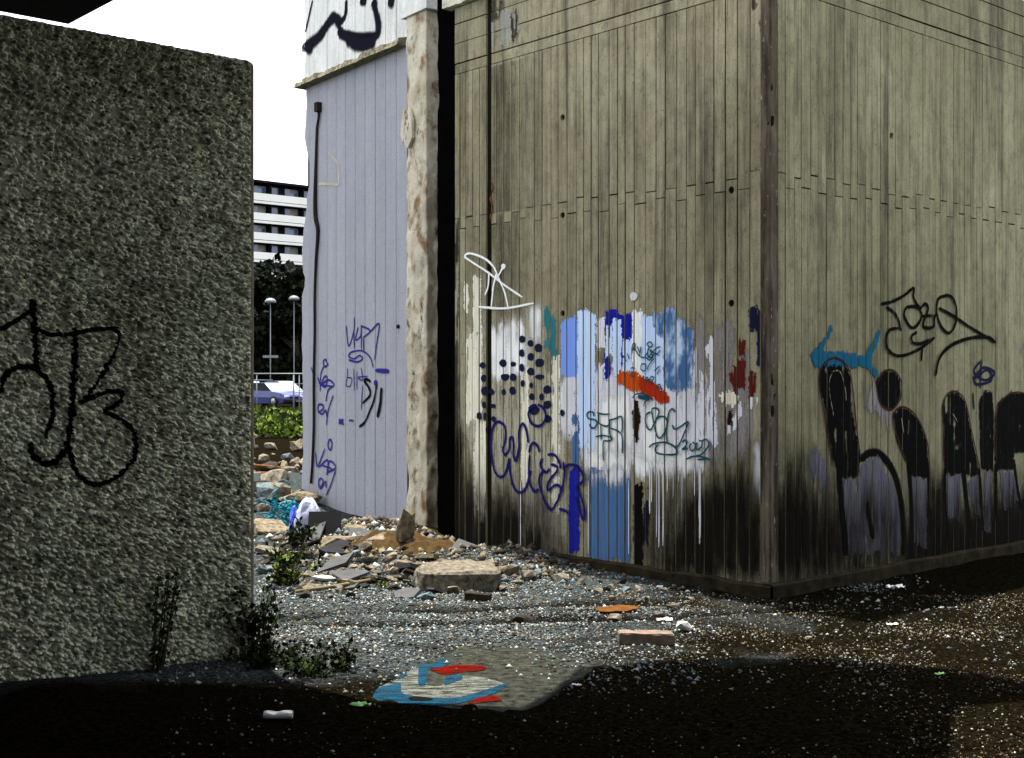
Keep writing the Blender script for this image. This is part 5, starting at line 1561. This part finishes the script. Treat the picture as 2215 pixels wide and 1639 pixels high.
scatter(64, [(585, 1190), (650, 1185), (760, 1150), (890, 1185), (1040, 1225), (1070, 1270), (930, 1290), (640, 1285), (570, 1240)], 0.10, 0.34, 15, 'x', 'slab fragments in the rubble', 'slab_fragment', 'fragment', FLAT)
rf_ = random.Random(9)
for o_, *_r in LOOSE[n0:]:
    o_.rotation_euler = (rf_.uniform(-.55, .55), rf_.uniform(-.45, .45), rf_.uniform(0, 6.28))
    o_.location.z += 0.03
# litter
def litter_can():
    p = gnd(602, 1556)
    t = empty('crushed_can', p + Vector((0, 0, 0.0)), 0.05)
    tag(t, 'crushed pale metal can lying in the dark foreground', 'can')
    V, Fc = [], []
    n = 14; m = 10
    for i in range(m + 1):
        x = -0.065 + 0.13 * i / m
        for k in range(n):
            a = 2 * math.pi * k / n
            rr_ = 0.030 * (0.86 if i in (0, m) else 1.0)
            V.append((x, rr_ * 1.15 * math.cos(a), 0.022 + rr_ * 0.62 * math.sin(a) * (1 - 0.35 * math.exp(-((x + .01) / .02) ** 2) * (math.sin(a) > 0))))
    for i in range(m):
        for k in range(n):
            Fc.append((i * n + k, i * n + (k + 1) % n, (i + 1) * n + (k + 1) % n, (i + 1) * n + k))
    fix_normals(mesh_obj('can_body', V, Fc, M['alu'], t, smooth=True))
    for e, i in ((0, 0), (1, m)):
        mesh_obj('can_end', [V[i * n + k] for k in range(n)], [tuple(range(n))], M['alu'], t)
nA = NT('pale_aluminium')
nA.color((0.55, 0.55, 0.52)); nA.b.inputs['Metallic'].default_value = 0.35; nA.rough(0.35)
M['alu'] = nA.m
litter_can()
M['green_plastic'] = mat_plain('green_wrapper', (0.25, 0.55, 0.16), 0.5, 0.2)
M['white_paper'] = mat_plain('white_paper', (0.85, 0.85, 0.82), 0.7, 0.05)
def crumple(name, px, py, w, d, mat, seed, label, cat, lift=0.012):
    r_ = random.Random(seed)
    n = 7; m = 5
    V = []; Fc = []
    for j in range(m):
        for i in range(n):
            V.append(((i / (n - 1) - .5) * w + r_.uniform(-.04, .04) * w, (j / (m - 1) - .5) * d + r_.uniform(-.06, .06) * d, lift + r_.uniform(0, 0.35) * min(w, d)))
    for j in range(m - 1):
        for i in range(n - 1):
            Fc.append((j * n + i, j * n + i + 1, (j + 1) * n + i + 1, (j + 1) * n + i))
    o = mesh_obj(name, V, Fc, M[mat])
    md = o.modifiers.new('thick', 'SOLIDIFY'); md.thickness = 0.003
    p = gnd(px, py)
    o.location = p; o.rotation_euler = (0, 0, r_.uniform(-.5, .5))
    return tag(o, label, cat)
crumple('wrapper', 2033, 1463, 0.045, 0.03, 'green_plastic', 3, 'tiny green wrapper in the shadow at the right', 'wrapper')
crumple('paper_scrap', 1247, 1486, 0.045, 0.02, 'white_paper', 4, 'white paper scrap at the shadow edge beside the painted panel', 'paper')
crumple('paper_scrap', 1938, 1274, 0.13, 0.07, 'white_paper', 5, 'white crumpled carton in the shade of the side face', 'carton')
crumple('paper_scrap', 1930, 1355, 0.07, 0.03, 'white_paper', 6, 'white scrap on the sunlit brown earth at the right', 'paper')
crumple('paper_scrap', 1438, 1345, 0.10, 0.05, 'white_paper', 8, 'pale flat scrap left of the bright white stone', 'paper')
crumple('green_leaf_litter', 780, 1530, 0.10, 0.04, 'green_plastic', 7, 'dull green scrap left of the painted panel in shade', 'scrap')

# ================================================================== LILAC SACK, BLUE FILM, TURQUOISE NETTING
M['sack'] = mat_plain('pale_lilac_plastic', (0.36, 0.38, 0.50), 0.5, 0.1, 6)
M['film'] = mat_plain('blue_film', (0.02, 0.07, 0.45), 0.4, 0.3, 8)
M['turq'] = mat_plain('turquoise_net', (0.015, 0.16, 0.21), 0.6, 0.4, 20)
def lump_cloth(name, px, py, w, d, h, mat, seed, label, cat, back=0.0):
    n = 18; m = 10
    V = []; Fc = []
    for j in range(m + 1):
        ph = math.pi / 2 * j / m
        for i in range(n):
            th = 2 * math.pi * i / n
            k = 1 + 0.35 * (float(fbm(math.cos(th) * 2 + seed, math.sin(th) * 2 + ph * 2.5, 3, seed)) - .5)
            V.append((w / 2 * math.cos(th) * math.cos(ph) * k, d / 2 * math.sin(th) * math.cos(ph) * k, h * math.sin(ph) * (1 + .3 * (k - 1)) + .05 * h * float(vnoise(i * .9, j * .8, seed))))
    for j in range(m):
        for i in range(n):
            Fc.append((j * n + i, j * n + (i + 1) % n, (j + 1) * n + (i + 1) % n, (j + 1) * n + i))
    o = mesh_obj(name, V, Fc, M[mat])
    p = gnd(px, py)
    o.location = (p.x, p.y + back, p.z - 0.03)
    return tag(o, label, cat)
lump_cloth('plastic_sack', 668, 1152, 0.30, 0.25, 0.36, 'sack', 3, 'pale lilac plastic sack slumped against the lilac wall', 'sack')
lump_cloth('plastic_film', 637, 1150, 0.12, 0.2, 0.28, 'film', 6, 'bright blue plastic film left of the pale sack', 'film')
# netting: a tangle of thin strands
V, Fc = [], []
r_ = random.Random(4)
p = gnd(612, 1135)
for k in range(46):
    a = Vector((r_.uniform(-.17, .17), r_.uniform(-.15, .15), r_.uniform(.0, .24)))
    pts = [a]
    for q in range(4):
        pts.append(pts[-1] + Vector((r_.uniform(-.09, .09), r_.uniform(-.06, .06), r_.uniform(-.06, .06))))
    vf = tube_vf(pts, 0.010, 4)
    b = len(V); V += vf[0]; Fc += [tuple(i + b for i in q) for q in vf[1]]
net = mesh_obj('plastic_netting', V, Fc, M['turq'])
net.location = p
tag(net, 'tangled turquoise plastic netting on the rubble', 'netting')

# ================================================================== PLANTS
M['leaf_dark'] = mat_plain('dark_leaf', (0.005, 0.008, 0.003), 0.6, 0.5, 20)
M['leaf'] = mat_plain('weed_leaf', (0.016, 0.027, 0.006), 0.6, 0.5, 20)
M['leaf_light'] = mat_plain('light_leaf', (0.085, 0.125, 0.016), 0.6, 0.4, 9)
M['stem'] = mat_plain('stem', (0.035, 0.032, 0.016), 0.8, 0.3)
def leaf_quads(C, N, sz, g):
    """C centres (n,3); returns verts, quads of pointed folded leaves"""
    n = len(C)
    d = g.normal(size=(n, 3)); d /= np.linalg.norm(d, axis=1, keepdims=True)
    u = np.cross(d, g.normal(size=(n, 3))); u /= np.maximum(np.linalg.norm(u, axis=1, keepdims=True), 1e-6)
    L = sz * g.uniform(.6, 1.4, (n, 1)); W = L * g.uniform(.25, .45, (n, 1))
    nn = np.cross(d, u)
    P = np.stack([C, C + d * L * .5 + u * W + nn * L * .08, C + d * L, C + d * L * .5 - u * W + nn * L * .08], 1)
    Qd = np.arange(n * 4).reshape(n, 4)
    return P.reshape(-1, 3), Qd
def weed(name, loc, h, spread, nstem, nleaf, lsz, mats, seed, label, cat='weed', lean=(0, 0)):
    g = np.random.default_rng(seed); r_ = random.Random(seed)
    t = empty(name, loc)
    tag(t, label, cat)
    Vs_, Fs = [], []
    cents = []
    for k in range(nstem):
        a = r_.uniform(0, 6.28); hh = h * r_.uniform(.55, 1.0)
        b0 = Vector((r_.uniform(-.3, .3) * spread, r_.uniform(-.3, .3) * spread, -.02))
        tip = b0 + Vector((math.cos(a) * spread * r_.uniform(.3, 1) + lean[0] * hh, math.sin(a) * spread * r_.uniform(.3, 1) + lean[1] * hh, hh))
        mid = (b0 + tip) / 2 + Vector((r_.uniform(-.1, .1) * spread, r_.uniform(-.1, .1) * spread, .06 * h))
        P = [b0, (b0 + mid) / 2, mid, (mid + tip) / 2, tip]
        vf = tube_vf(P, [0.006, .005, .004, .003, .002], 4)
        b = len(Vs_); Vs_ += vf[0]; Fs += [tuple(i + b for i in q) for q in vf[1]]
        for q in range(nleaf // nstem):
            tt = r_.uniform(.1, 1); i0 = min(3, int(tt * 4)); fr = tt * 4 - i0
            c = P[i0].lerp(P[i0 + 1], fr)
            cents.append(c + Vector((r_.gauss(0, 1), r_.gauss(0, 1), r_.gauss(0, .6))) * spread * .10)
    mesh_obj('stem', Vs_, Fs, M['stem'], t)
    P, Qd = leaf_quads(np.array(cents), None, lsz, g)
    lf = np_mesh('leaves', P, Qd, mats, t, midx=g.integers(0, len(mats), len(Qd)))
    lf['kind'] = 'stuff'
    return t
MD = [M['leaf_dark'], M['leaf']]
weed('tall_weed', WRW.w(WRW.px(322, 1400)[0], 0.10, 0), 0.62, 0.09, 7, 200, 0.032, MD, 1, 'tall dark weed standing before the roughcast wall', lean=(.10, 0))
weed('bushy_weed', at(548, 1400, 7.15) * Vector((1, 1, 0)) if False else Vector((at(560, 1400, 7.2).x, 7.2, 0)), 0.50, 0.16, 11, 420, 0.036, MD, 2, 'bushy weed hugging the end of the roughcast wall')
weed('low_weed', gnd(590, 1440), 0.16, 0.22, 14, 420, 0.030, MD, 3, 'low weed patch at the foot of the roughcast wall end')
weed('low_weed', gnd(680, 1460), 0.16, 0.24, 14, 420, 0.030, [M['leaf_dark'], M['leaf'], M['leaf']], 4, 'low weed patch midway between roughcast wall and painted panel')
weed('low_weed', gnd(742, 1450), 0.22, 0.13, 10, 260, 0.028, MD, 5, 'upright weed tuft nearest the painted panel')
weed('rubble_weed', gnd(615, 1262), 0.34, 0.28, 12, 420, 0.045, MD + [M['leaf_light']], 6, 'straggling weed growing through the left rubble')
weed('rubble_weed', gnd(835, 1268), 0.07, 0.14, 8, 120, 0.022, [M['leaf'], M['leaf_light']], 7, 'tiny green tuft before the earth mound')
weed('rubble_weed', gnd(650, 1180), 0.25, 0.22, 8, 220, 0.05, MD, 8, 'dark weed under the propped grey sheet')

# ================================================================== BACKGROUND RUBBLE AND GRASS
M['rub_far'] = M['rock_pale']
def far_chunk(px, py, Y, w, h, mat, seed, label):
    me = chunk_mesh('rubble_block', w, w * .8, h, M[mat], seed, 20, .6, 1)
    q = at(px, py, Y)
    place('rubble_block', me, (q.x, Y, max(q.z, -0.1)), (0.1, 0.1, seed), label, 'rubble')
def heap(name, px, Y, sx, sy, h, mat, seed, label, cat='mound'):
    n = 40
    u = np.linspace(-1, 1, n)
    X, Yy = np.meshgrid(u, u)
    R = np.sqrt(X ** 2 + Yy ** 2)
    Z = h * np.clip(1 - R ** 2, 0, 1) * (0.6 + 0.8 * fbm(X * 3 + seed, Yy * 3, 4, seed)) + .38 * h * (fbm(X * 9, Yy * 9, 4, seed + 3) - .5) * np.clip(1.15 - R, 0, 1) - .05
    V = np.stack([X * sx, Yy * sy, Z], -1).reshape(-1, 3)
    ii_ = np.arange(n * n).reshape(n, n)
    Qd = np.stack([ii_[:-1, :-1], ii_[:-1, 1:], ii_[1:, 1:], ii_[1:, :-1]], -1).reshape(-1, 4)
    o = np_mesh(name, V, Qd, M[mat])
    o.location = ((px - CX) / F * Y, Y, float(ground_h((px - CX) / F * Y, Y)))
    return tag(o, label, cat)
M['far_earth'] = mat_plain('dark_rusty_earth', (0.028, 0.017, 0.010), 1.0, 0.6, 2.5, bump=0.9, bscale=8)
heap('earth_mound', 845, 11.6, 0.50, 0.42, 0.15, 'earth', 34, 'ochre mound of crumbled earth amid the rubble')
heap('earth_mound', 925, 11.35, 0.42, 0.35, 0.12, 'earth', 35, 'second ochre earth mound left of the large block')
scatter(58, [(530, 940), (700, 955), (700, 1080), (620, 1100), (530, 1110)], 0.12, 0.45, 9, 'pale rubble stone strewn over the ground beyond the lilac wall', 'loose rubble stones')
for k, (x0, y0, x1, y1, Y) in enumerate([(548, 1006, 640, 1018, 21.5), (552, 1022, 645, 1030, 20.5), (560, 1050, 600, 1052, 18.5)]):
    a, b = at(x0, y0, Y), at(x1, y1, Y + .3)
    tag(tube('rusty_bar', [a, (a + b) / 2 + Vector((0, 0, .02)), b], 0.022, M['rust'] if k < 2 else M['white_flat'], None, 6),
        ['upper rusty bar lying across the rubble beyond the lilac wall', 'lower rusty bar lying across the rubble beyond the lilac wall', 'thin white bar below the rusty bars beyond the lilac wall'][k], 'bar')
# long grass and weeds in front of the car park
g = np.random.default_rng(12)
n = 17000
X = g.uniform(-11.0, -3.2, n); Yy = g.uniform(33, 45, n)
hgt = 0.42 + 0.4 * (fbm(X * .9, Yy * .9, 3, 70) - .4)
base = ground_h(X, Yy)
C = np.stack([X, Yy, base + g.uniform(0, 1, n) ** .8 * np.maximum(hgt, .1)], -1)
P, Qd = leaf_quads(C, None, 0.15, g)
mi = (fbm(X * 1.4, Yy * 1.4, 2, 71) + g.uniform(-.25, .25, n) > .52).astype(int)
gr = np_mesh('long_grass', P, Qd, [M['leaf'], M['leaf_light']], midx=mi)
tag(gr, 'sunlit yellow green weeds and long grass before the parked cars', 'grass', kind='stuff')

# ================================================================== FENCE
YF = 66.0
M['galv'] = mat_plain('galvanised_steel', (0.16, 0.175, 0.18), 0.5, 0.1, metal=0.2)
fx0, fx1 = at(500, 800, YF).x, at(760, 800, YF).x
fen = empty('mesh_fence', ((fx0 + fx1) / 2, YF, 0))
tag(fen, 'galvanised tube fence in front of the parked cars', 'fence')
cxm = (fx0 + fx1) / 2
ztop = at(600, 808, YF).z; zmid = at(600, 822, YF).z
tube('rail', [(fx0 - cxm, 0, ztop), (fx1 - cxm, 0, ztop)], 0.032, M['galv'], fen, 6)
tube('rail', [(fx0 - cxm, 0, zmid), (at(590, 800, YF).x - cxm, 0, zmid)], 0.022, M['galv'], fen, 6)
for zz_ in (.45, .9, 1.35):
    tube('rail', [(at(640, 800, YF).x - cxm, 0, zz_), (fx1 - cxm, 0, zz_)], 0.018, M['galv'], fen, 6)
for x in (515, 555, 635, 647, 700, 740):
    X0 = at(x, 800, YF).x - cxm
    tube('post', [(X0, 0.04, -0.3), (X0, 0.04, ztop + .02)], 0.045 if x == 635 else 0.03, M['galv'], fen, 6)

# ================================================================== CARS
M['car_white'] = mat_plain('white_car_paint', (0.15, 0.17, 0.22), 0.25, 0.03)
M['car_blue'] = mat_plain('silver_blue_car_paint', (0.045, 0.055, 0.16), 0.25, 0.03)
nG = NT('car_glass'); nG.color((0.35, 0.42, 0.46)); nG.rough(0.06); nG.b.inputs['Specular IOR Level'].default_value = 0.8
M['car_glass'] = nG.m
M['tyre'] = mat_plain('tyre_rubber', (0.012, 0.012, 0.012), 0.9)
M['lamp_glass'] = mat_plain('lamp_glass', (0.8, 0.8, 0.8), 0.1)
M['dark_trim'] = mat_plain('dark_trim', (0.01, 0.01, 0.012), 0.6)
def car(px, Y, rz, paint, label, tall=0.0):
    x = (px - CX) / F * Y
    t = empty('parked_car', (x, Y, 0), rz)
    tag(t, label, 'car', 'parked cars')
    # length along local x (front = +x), half sections by station: (x, halfwidth, z_low, z_belt)
    st_ = [(-2.05, .66, .34, .80), (-1.95, .78, .25, .92), (-1.2, .84, .20, .95), (0, .85, .20, .92), (1.0, .84, .20, .90), (1.75, .80, .22, .80), (2.05, .70, .28, .66), (2.12, .62, .38, .56)]
    V, Fc = [], []
    for (xx, hw, zl, zb) in st_:
        V += [(xx, -hw * .95, zl), (xx, -hw, (zl + zb) / 2), (xx, -hw * .93, zb), (xx, -hw * .5, zb + .03), (xx, hw * .5, zb + .03), (xx, hw * .93, zb), (xx, hw, (zl + zb) / 2), (xx, hw * .95, zl)]
    k = 8
    for i in range(len(st_) - 1):
        for j in range(k):
            Fc.append((i * k + j, i * k + (j + 1) % k, (i + 1) * k + (j + 1) % k, (i + 1) * k + j))
    Fc += [tuple(range(k)), tuple(range((len(st_) - 1) * k + k - 1, (len(st_) - 1) * k - 1, -1))]
    fix_normals(mesh_obj('body', V, Fc, paint, t, smooth=False))
    # cabin: pillars and roof
    zr = 1.40 + tall
    cb = [(-1.55 - tall * .6, .92, .76), (-1.0 - tall * 1.2, zr - .03, .60), (-.2, zr, .62), (.25, zr - .03, .60), (1.02, .90, .74)]
    V, Fc = [], []
    for (xx, z, hw) in cb:
        V += [(xx, -hw, z), (xx, hw, z)]
    base_ = [(-1.55 - tall * .6, -.78, .88), (1.02, -.78, .86), (1.02, .78, .86), (-1.55 - tall * .6, .78, .88)]
    # roof panel only
    rv = [V[2], V[3], V[4], V[5], V[6], V[7]]
    rv = [(a, b, c) for a, b, c in rv] + [(a, b, c - .05) for a, b, c in rv]
    rf = [(0, 2, 3, 1), (2, 4, 5, 3), (6, 7, 9, 8), (8, 9, 11, 10), (0, 1, 7, 6), (4, 10, 11, 5), (0, 6, 8, 2), (2, 8, 10, 4), (1, 3, 9, 7), (3, 5, 11, 9)]
    fix_normals(mesh_obj('roof', rv, rf, paint, t))
    mesh_obj('windscreen', [V[6], V[7], V[9], V[8]], [(0, 1, 2, 3)], M['car_glass'], t)
    mesh_obj('rear_window', [V[2], V[3], V[1], V[0]], [(0, 1, 2, 3)], M['car_glass'], t)
    for sg in (0, 1):
        mesh_obj('side_window', [V[0 + sg], V[2 + sg], V[4 + sg], V[6 + sg], V[8 + sg]], [(0, 1, 2, 3, 4)], M['dark_trim'], t)
    for sx in (-1.3, 1.32):
        for sy in (-.80, .80):
            w = tube('wheel', [(sx, sy - .09, .31), (sx, sy + .09, .31)], 0.31, M['tyre'], t, 16)
            tube('rim', [(0 + sx, sy - .1, .31), (sx, sy + .1, .31)], 0.19, M['galv'], w, 12)
    for sy in (-.52, .52):
        mesh_obj('headlight', *box_vf(2.02, 2.10, sy - .16, sy + .16, .56, .68), M['lamp_glass'], t)
    mesh_obj('grille', *box_vf(2.06, 2.135, -.32, .32, .47, .60), M['dark_trim'], t)
    mesh_obj('bumper', *box_vf(2.0, 2.18, -.72, .72, .28, .42), M['dark_trim'], t)
    return t
car(583, 74, math.radians(-38), M['car_blue'], 'silver blue saloon car parked nearest the fence')
car(612, 84, math.radians(-40), M['car_white'], 'white hatchback parked behind the silver blue car', 0.08)
car(540, 88, math.radians(-38), M['car_white'], 'pale car roof glimpsed at the left behind the saloon', 0.05)

# ================================================================== LAMP POSTS
def lamp(px, Y, ytop, label, cross=False):
    x = (px - CX) / F * Y
    t = empty('street_lamp', (x, Y, 0))
    tag(t, label, 'street lamp', 'lamps in the car park')
    zt = at(px, ytop, Y).z
    tube('pole', [(0, 0, -.2), (0, 0, 2.5), (0, 0, zt)], [.045, .038, .03], M['galv'], t, 8)
    V, Fc = [], []
    n = 14
    for j, (rr_, zz_) in enumerate([(.42, -.02), (.40, .13), (.28, .26), (.08, .32)]):
        for k in range(n):
            a = 2 * math.pi * k / n
            V.append((rr_ * math.cos(a), rr_ * math.sin(a), zt + zz_))
    for j in range(3):
        for k in range(n):
            Fc.append((j * n + k, j * n + (k + 1) % n, (j + 1) * n + (k + 1) % n, (j + 1) * n + k))
    Fc += [tuple(range(n)), tuple(range(3 * n, 4 * n))]
    fix_normals(mesh_obj('lamp_shade', V, Fc, M['galv'], t, smooth=True))
    if cross:
        zc = at(px, 771, Y).z
        mesh_obj('crossbar', *box_vf(-.55, .55, -.05, .05, zc - .09, zc + .09), M['galv'], t)
lamp(585, 92, 654, 'tall thin lamp post with crossbar left of the ragged wall edge', True)
lamp(636, 98, 648, 'lamp post with domed shade right before the ragged wall edge')
lamp(560, 170, 640, 'farthest lamp post, its shade a speck before the trees')

# ================================================================== TREES
M['tree_leaf'] = mat_plain('tree_leaf', (0.006, 0.009, 0.003), 0.6, 0.5, 0.8)
M['tree_leaf2'] = mat_plain('tree_leaf_dark', (0.003, 0.004, 0.002), 0.7, 0.5, 0.8)
M['bark'] = mat_plain('bark', (0.03, 0.024, 0.018), 0.95, 0.4, 3)
def tree(px, Y, top_py, rx, seed, label, n=5200, low=0.12):
    g = np.random.default_rng(seed); r_ = random.Random(seed)
    x = (px - CX) / F * Y
    h = at(px, top_py, Y).z
    t = empty('broadleaf_tree', (x, Y, 0))
    tag(t, label, 'tree', 'trees beyond the car park')
    parts = [tube_vf([(0, 0, -.3), (.1, 0, h * .25), (0, .1, h * .5), (.1, .1, h * .8)], [.32, .26, .18, .06], 8)]
    cl = []
    for k in range(26):
        a = r_.uniform(0, 6.28); zz_ = h * r_.uniform(low + .08, .90); rr_ = rx * math.sqrt(max(.05, 1 - ((zz_ / h - .5) / .55) ** 2)) * r_.uniform(.2, .9)
        c = Vector((rr_ * math.cos(a), rr_ * math.sin(a), zz_))
        cl.append((c, rx * r_.uniform(.28, .48)))
        z0 = zz_ * .7
        parts.append(tube_vf([(0, 0, z0), (c.x * .5, c.y * .5, (z0 + zz_) / 2 + .2), tuple(c)], [.10, .06, .02], 5))
    mesh_obj('trunk', *join_vf(parts), M['bark'], t)
    C = []
    for c, rr_ in cl:
        m = n // len(cl)
        d = g.normal(size=(m, 3)); d /= np.linalg.norm(d, axis=1, keepdims=True)
        C.append(np.array(c) + d * (rr_ * g.uniform(.25, 1.0, (m, 1)) ** .6) * np.array([1, 1, .75]))
    C = np.concatenate(C)
    P, Qd = leaf_quads(C, None, 0.62, g)
    cr = np_mesh('crown', P, Qd, [M['tree_leaf'], M['tree_leaf2']], t, midx=g.integers(0, 2, len(Qd)))
    return t
tree(640, 104, 552, 4.2, 1, 'dark tree reaching the balconies right before the ragged wall edge')
tree(585, 118, 606, 4.6, 2, 'dark tree behind the crossbar lamp post')
tree(530, 112, 590, 4.0, 3, 'dark tree seen at the rim of the roughcast wall')
tree(610, 138, 590, 5.2, 4, 'farther dark tree filling the gap behind the lamp posts')
tree(560, 148, 612, 5.2, 5, 'farther dark tree low behind the parked cars', low=.04)
tree(650, 128, 640, 4.8, 6, 'dark low tree behind the white hatchback', low=.02)
tree(600, 108, 690, 4.2, 7, 'low dark shrub tree behind the fence', low=.02)

# ================================================================== APARTMENT BLOCK
YB = 190.0
M['apt_white'] = mat_plain('white_balcony_panel', (0.80, 0.80, 0.74), 0.7, 0.04, 0.3)
M['apt_wall'] = mat_plain('dark_recess_wall', (0.010, 0.010, 0.013), 0.8, 0.3, 0.3)
nW = NT('blue_window_glass')
nW.color(nW.mix(nW.rand(), (0.03, 0.055, 0.14), (0.08, 0.13, 0.27))); nW.rough(0.15); nW.b.inputs['Specular IOR Level'].default_value = 0.6
M['apt_glass'] = nW.m
M['apt_soffit'] = mat_plain('balcony_soffit', (0.25, 0.24, 0.20), 0.8, 0.1)
A0 = at(605, 819.5, YB); A0.z = 0
WA = Plane(A0, -UR)
apt = empty('apartment_block', A0, WA.rz)
tag(apt, 'white balconied apartment block rising above the trees in the gap', 'building')
z_top = WA.px(605, 399)[1]
zs = [WA.px(605, y)[1] for y in (431, 473, 516, 557)]
fl = (zs[0] - zs[3]) / 3
nf = 10
XL, XR = -16.0, 16.0
box('wall', XL, XR, -9, -1.6, 0, z_top, M['apt_wall'], apt)
box('roof', XL - .3, XR + .3, -9.2, 0.1, z_top, z_top + .35, M['apt_wall'], apt)
for i in range(nf):
    zb = zs[0] - i * fl
    if zb < 2: break
    bal = box('balcony', XL, XR, -1.61, 0.0, zb - .75, zb - .50, M['apt_soffit'], apt)
    box('parapet', XL, XR, -0.12, 0.06, zb - .42, zb + .62, M['apt_white'], bal)
    box('slab_edge', XL, XR, -0.3, 0.1, zb - .88, zb - .52, M['apt_white'], bal)
    x = XL + .8; k = 0
    while x < XR - 1.5:
        w = (2.2, 1.2)[k % 2]
        wd = box('window', x, x + w, -1.62, -1.5, zb - .3, zb + fl - 1.0, M['apt_glass'], apt)
        box('frame', x - .06, x + .02, -1.55, -1.44, zb - .3, zb + fl - 1.0, M['apt_soffit'], wd)
        if k % 2:
            box('partition', x + w + .55, x + w + .70, -1.6, -.15, zb - .45, zb + fl - .9, M['apt_wall'], bal)
        else:
            box('blind', x + .1, x + w * .55, -1.495, -1.46, zb + fl - 1.0 - (.5, .9, .25, 1.3)[(i + k) % 4], zb + fl - 1.02, M['apt_soffit'], wd)
        x += w + (1.3, .9)[k % 2]; k += 1

# ------------------------------------------------------------------ say which loose stone is which
MARKS = [((1000, 1250), 'the large broken block'), ((868, 1160), 'the upright rock shard'), ((822, 1170), 'the rounded cream lump'), ((700, 1135), 'the black board'), ((725, 1215), 'the tilted grey sheet'),
         ((705, 1250), 'the flat white stone'), ((668, 1125), 'the lilac sack'), ((612, 1110), 'the turquoise netting'), ((840, 1210), 'the ochre earth mound'), ((615, 1230), 'the straggling weed'), ((1100, 1235), 'the pale rock pair'),
         ((1212, 1250), 'the deep blue wall strip'), ((1315, 1210), 'the steel blue block of paint'), ((1338, 1322), 'the rusty sheet'), ((1398, 1384), 'the single brick'), ((1480, 1358), 'the bright white stone'), ((1390, 1260), 'the black drip strip'), ((1500, 1290), 'the painted corner shade'), ((1600, 1320), 'the building corner'),
         ((595, 1010), 'the upper rusty bar'), ((600, 1026), 'the lower rusty bar'), ((580, 1051), 'the thin white bar'), ((560, 960), 'the long grass'), ((640, 965), 'the ragged wall edge'), ((655, 1070), 'the lilac wall foot'), ((550, 1090), 'the roughcast wall rim')]
TONE = ['pale grey', 'cream', 'dark', 'blue grey', 'pale']
for o, mi_, q, px, py, p in LOOSE:
    (mx, my), nm = min(MARKS, key=lambda m_: (m_[0][0] - px) ** 2 + ((m_[0][1] - py) * 1.6) ** 2)
    dx, dy = px - mx, (py - my) * 1.6
    side = ('right of' if dx > 0 else 'left of') if abs(dx) > abs(dy) else ('in front of' if dy > 0 else 'behind')
    size = 'tiny' if q < .05 else 'very small' if q < .12 else 'small' if q < .25 else 'mid-sized' if q < .45 else 'large' if q < .7 else 'very large'
    dd = math.hypot(dx, dy)
    near = 'close ' if dd < 16 else 'a little ' if dd < 40 else 'well '
    shape = ('blocky', 'flat', 'angular', 'rounded', 'pointed')[(mi_ * 7 + int(o.rotation_euler.z * 3)) % 5] if False else ('long' if o.scale.x > 1.4 * o.scale.y else 'stubby' if o.scale.x < 1.1 * o.scale.y else 'oblong')
    if o.name.startswith('slab'):
        o['label'] = f'{size} {shape} {TONE_F[mi_]} slab fragment {near}{side} {nm}'
    else:
        o['label'] = f'{size} {shape} {TONE[mi_ % 5]} stone {near}{side} {nm}'

by_label = {}
for rec in LOOSE:
    by_label.setdefault(rec[0]['label'], []).append(rec)
for lab, recs in by_label.items():
    if len(recs) > 1:
        recs.sort(key=lambda r_: -r_[4])
        for k_, rec in enumerate(recs):
            rec[0]['label'] = ('nearest ' if k_ == 0 else 'farthest ' if k_ == len(recs) - 1 else 'middle ') + lab
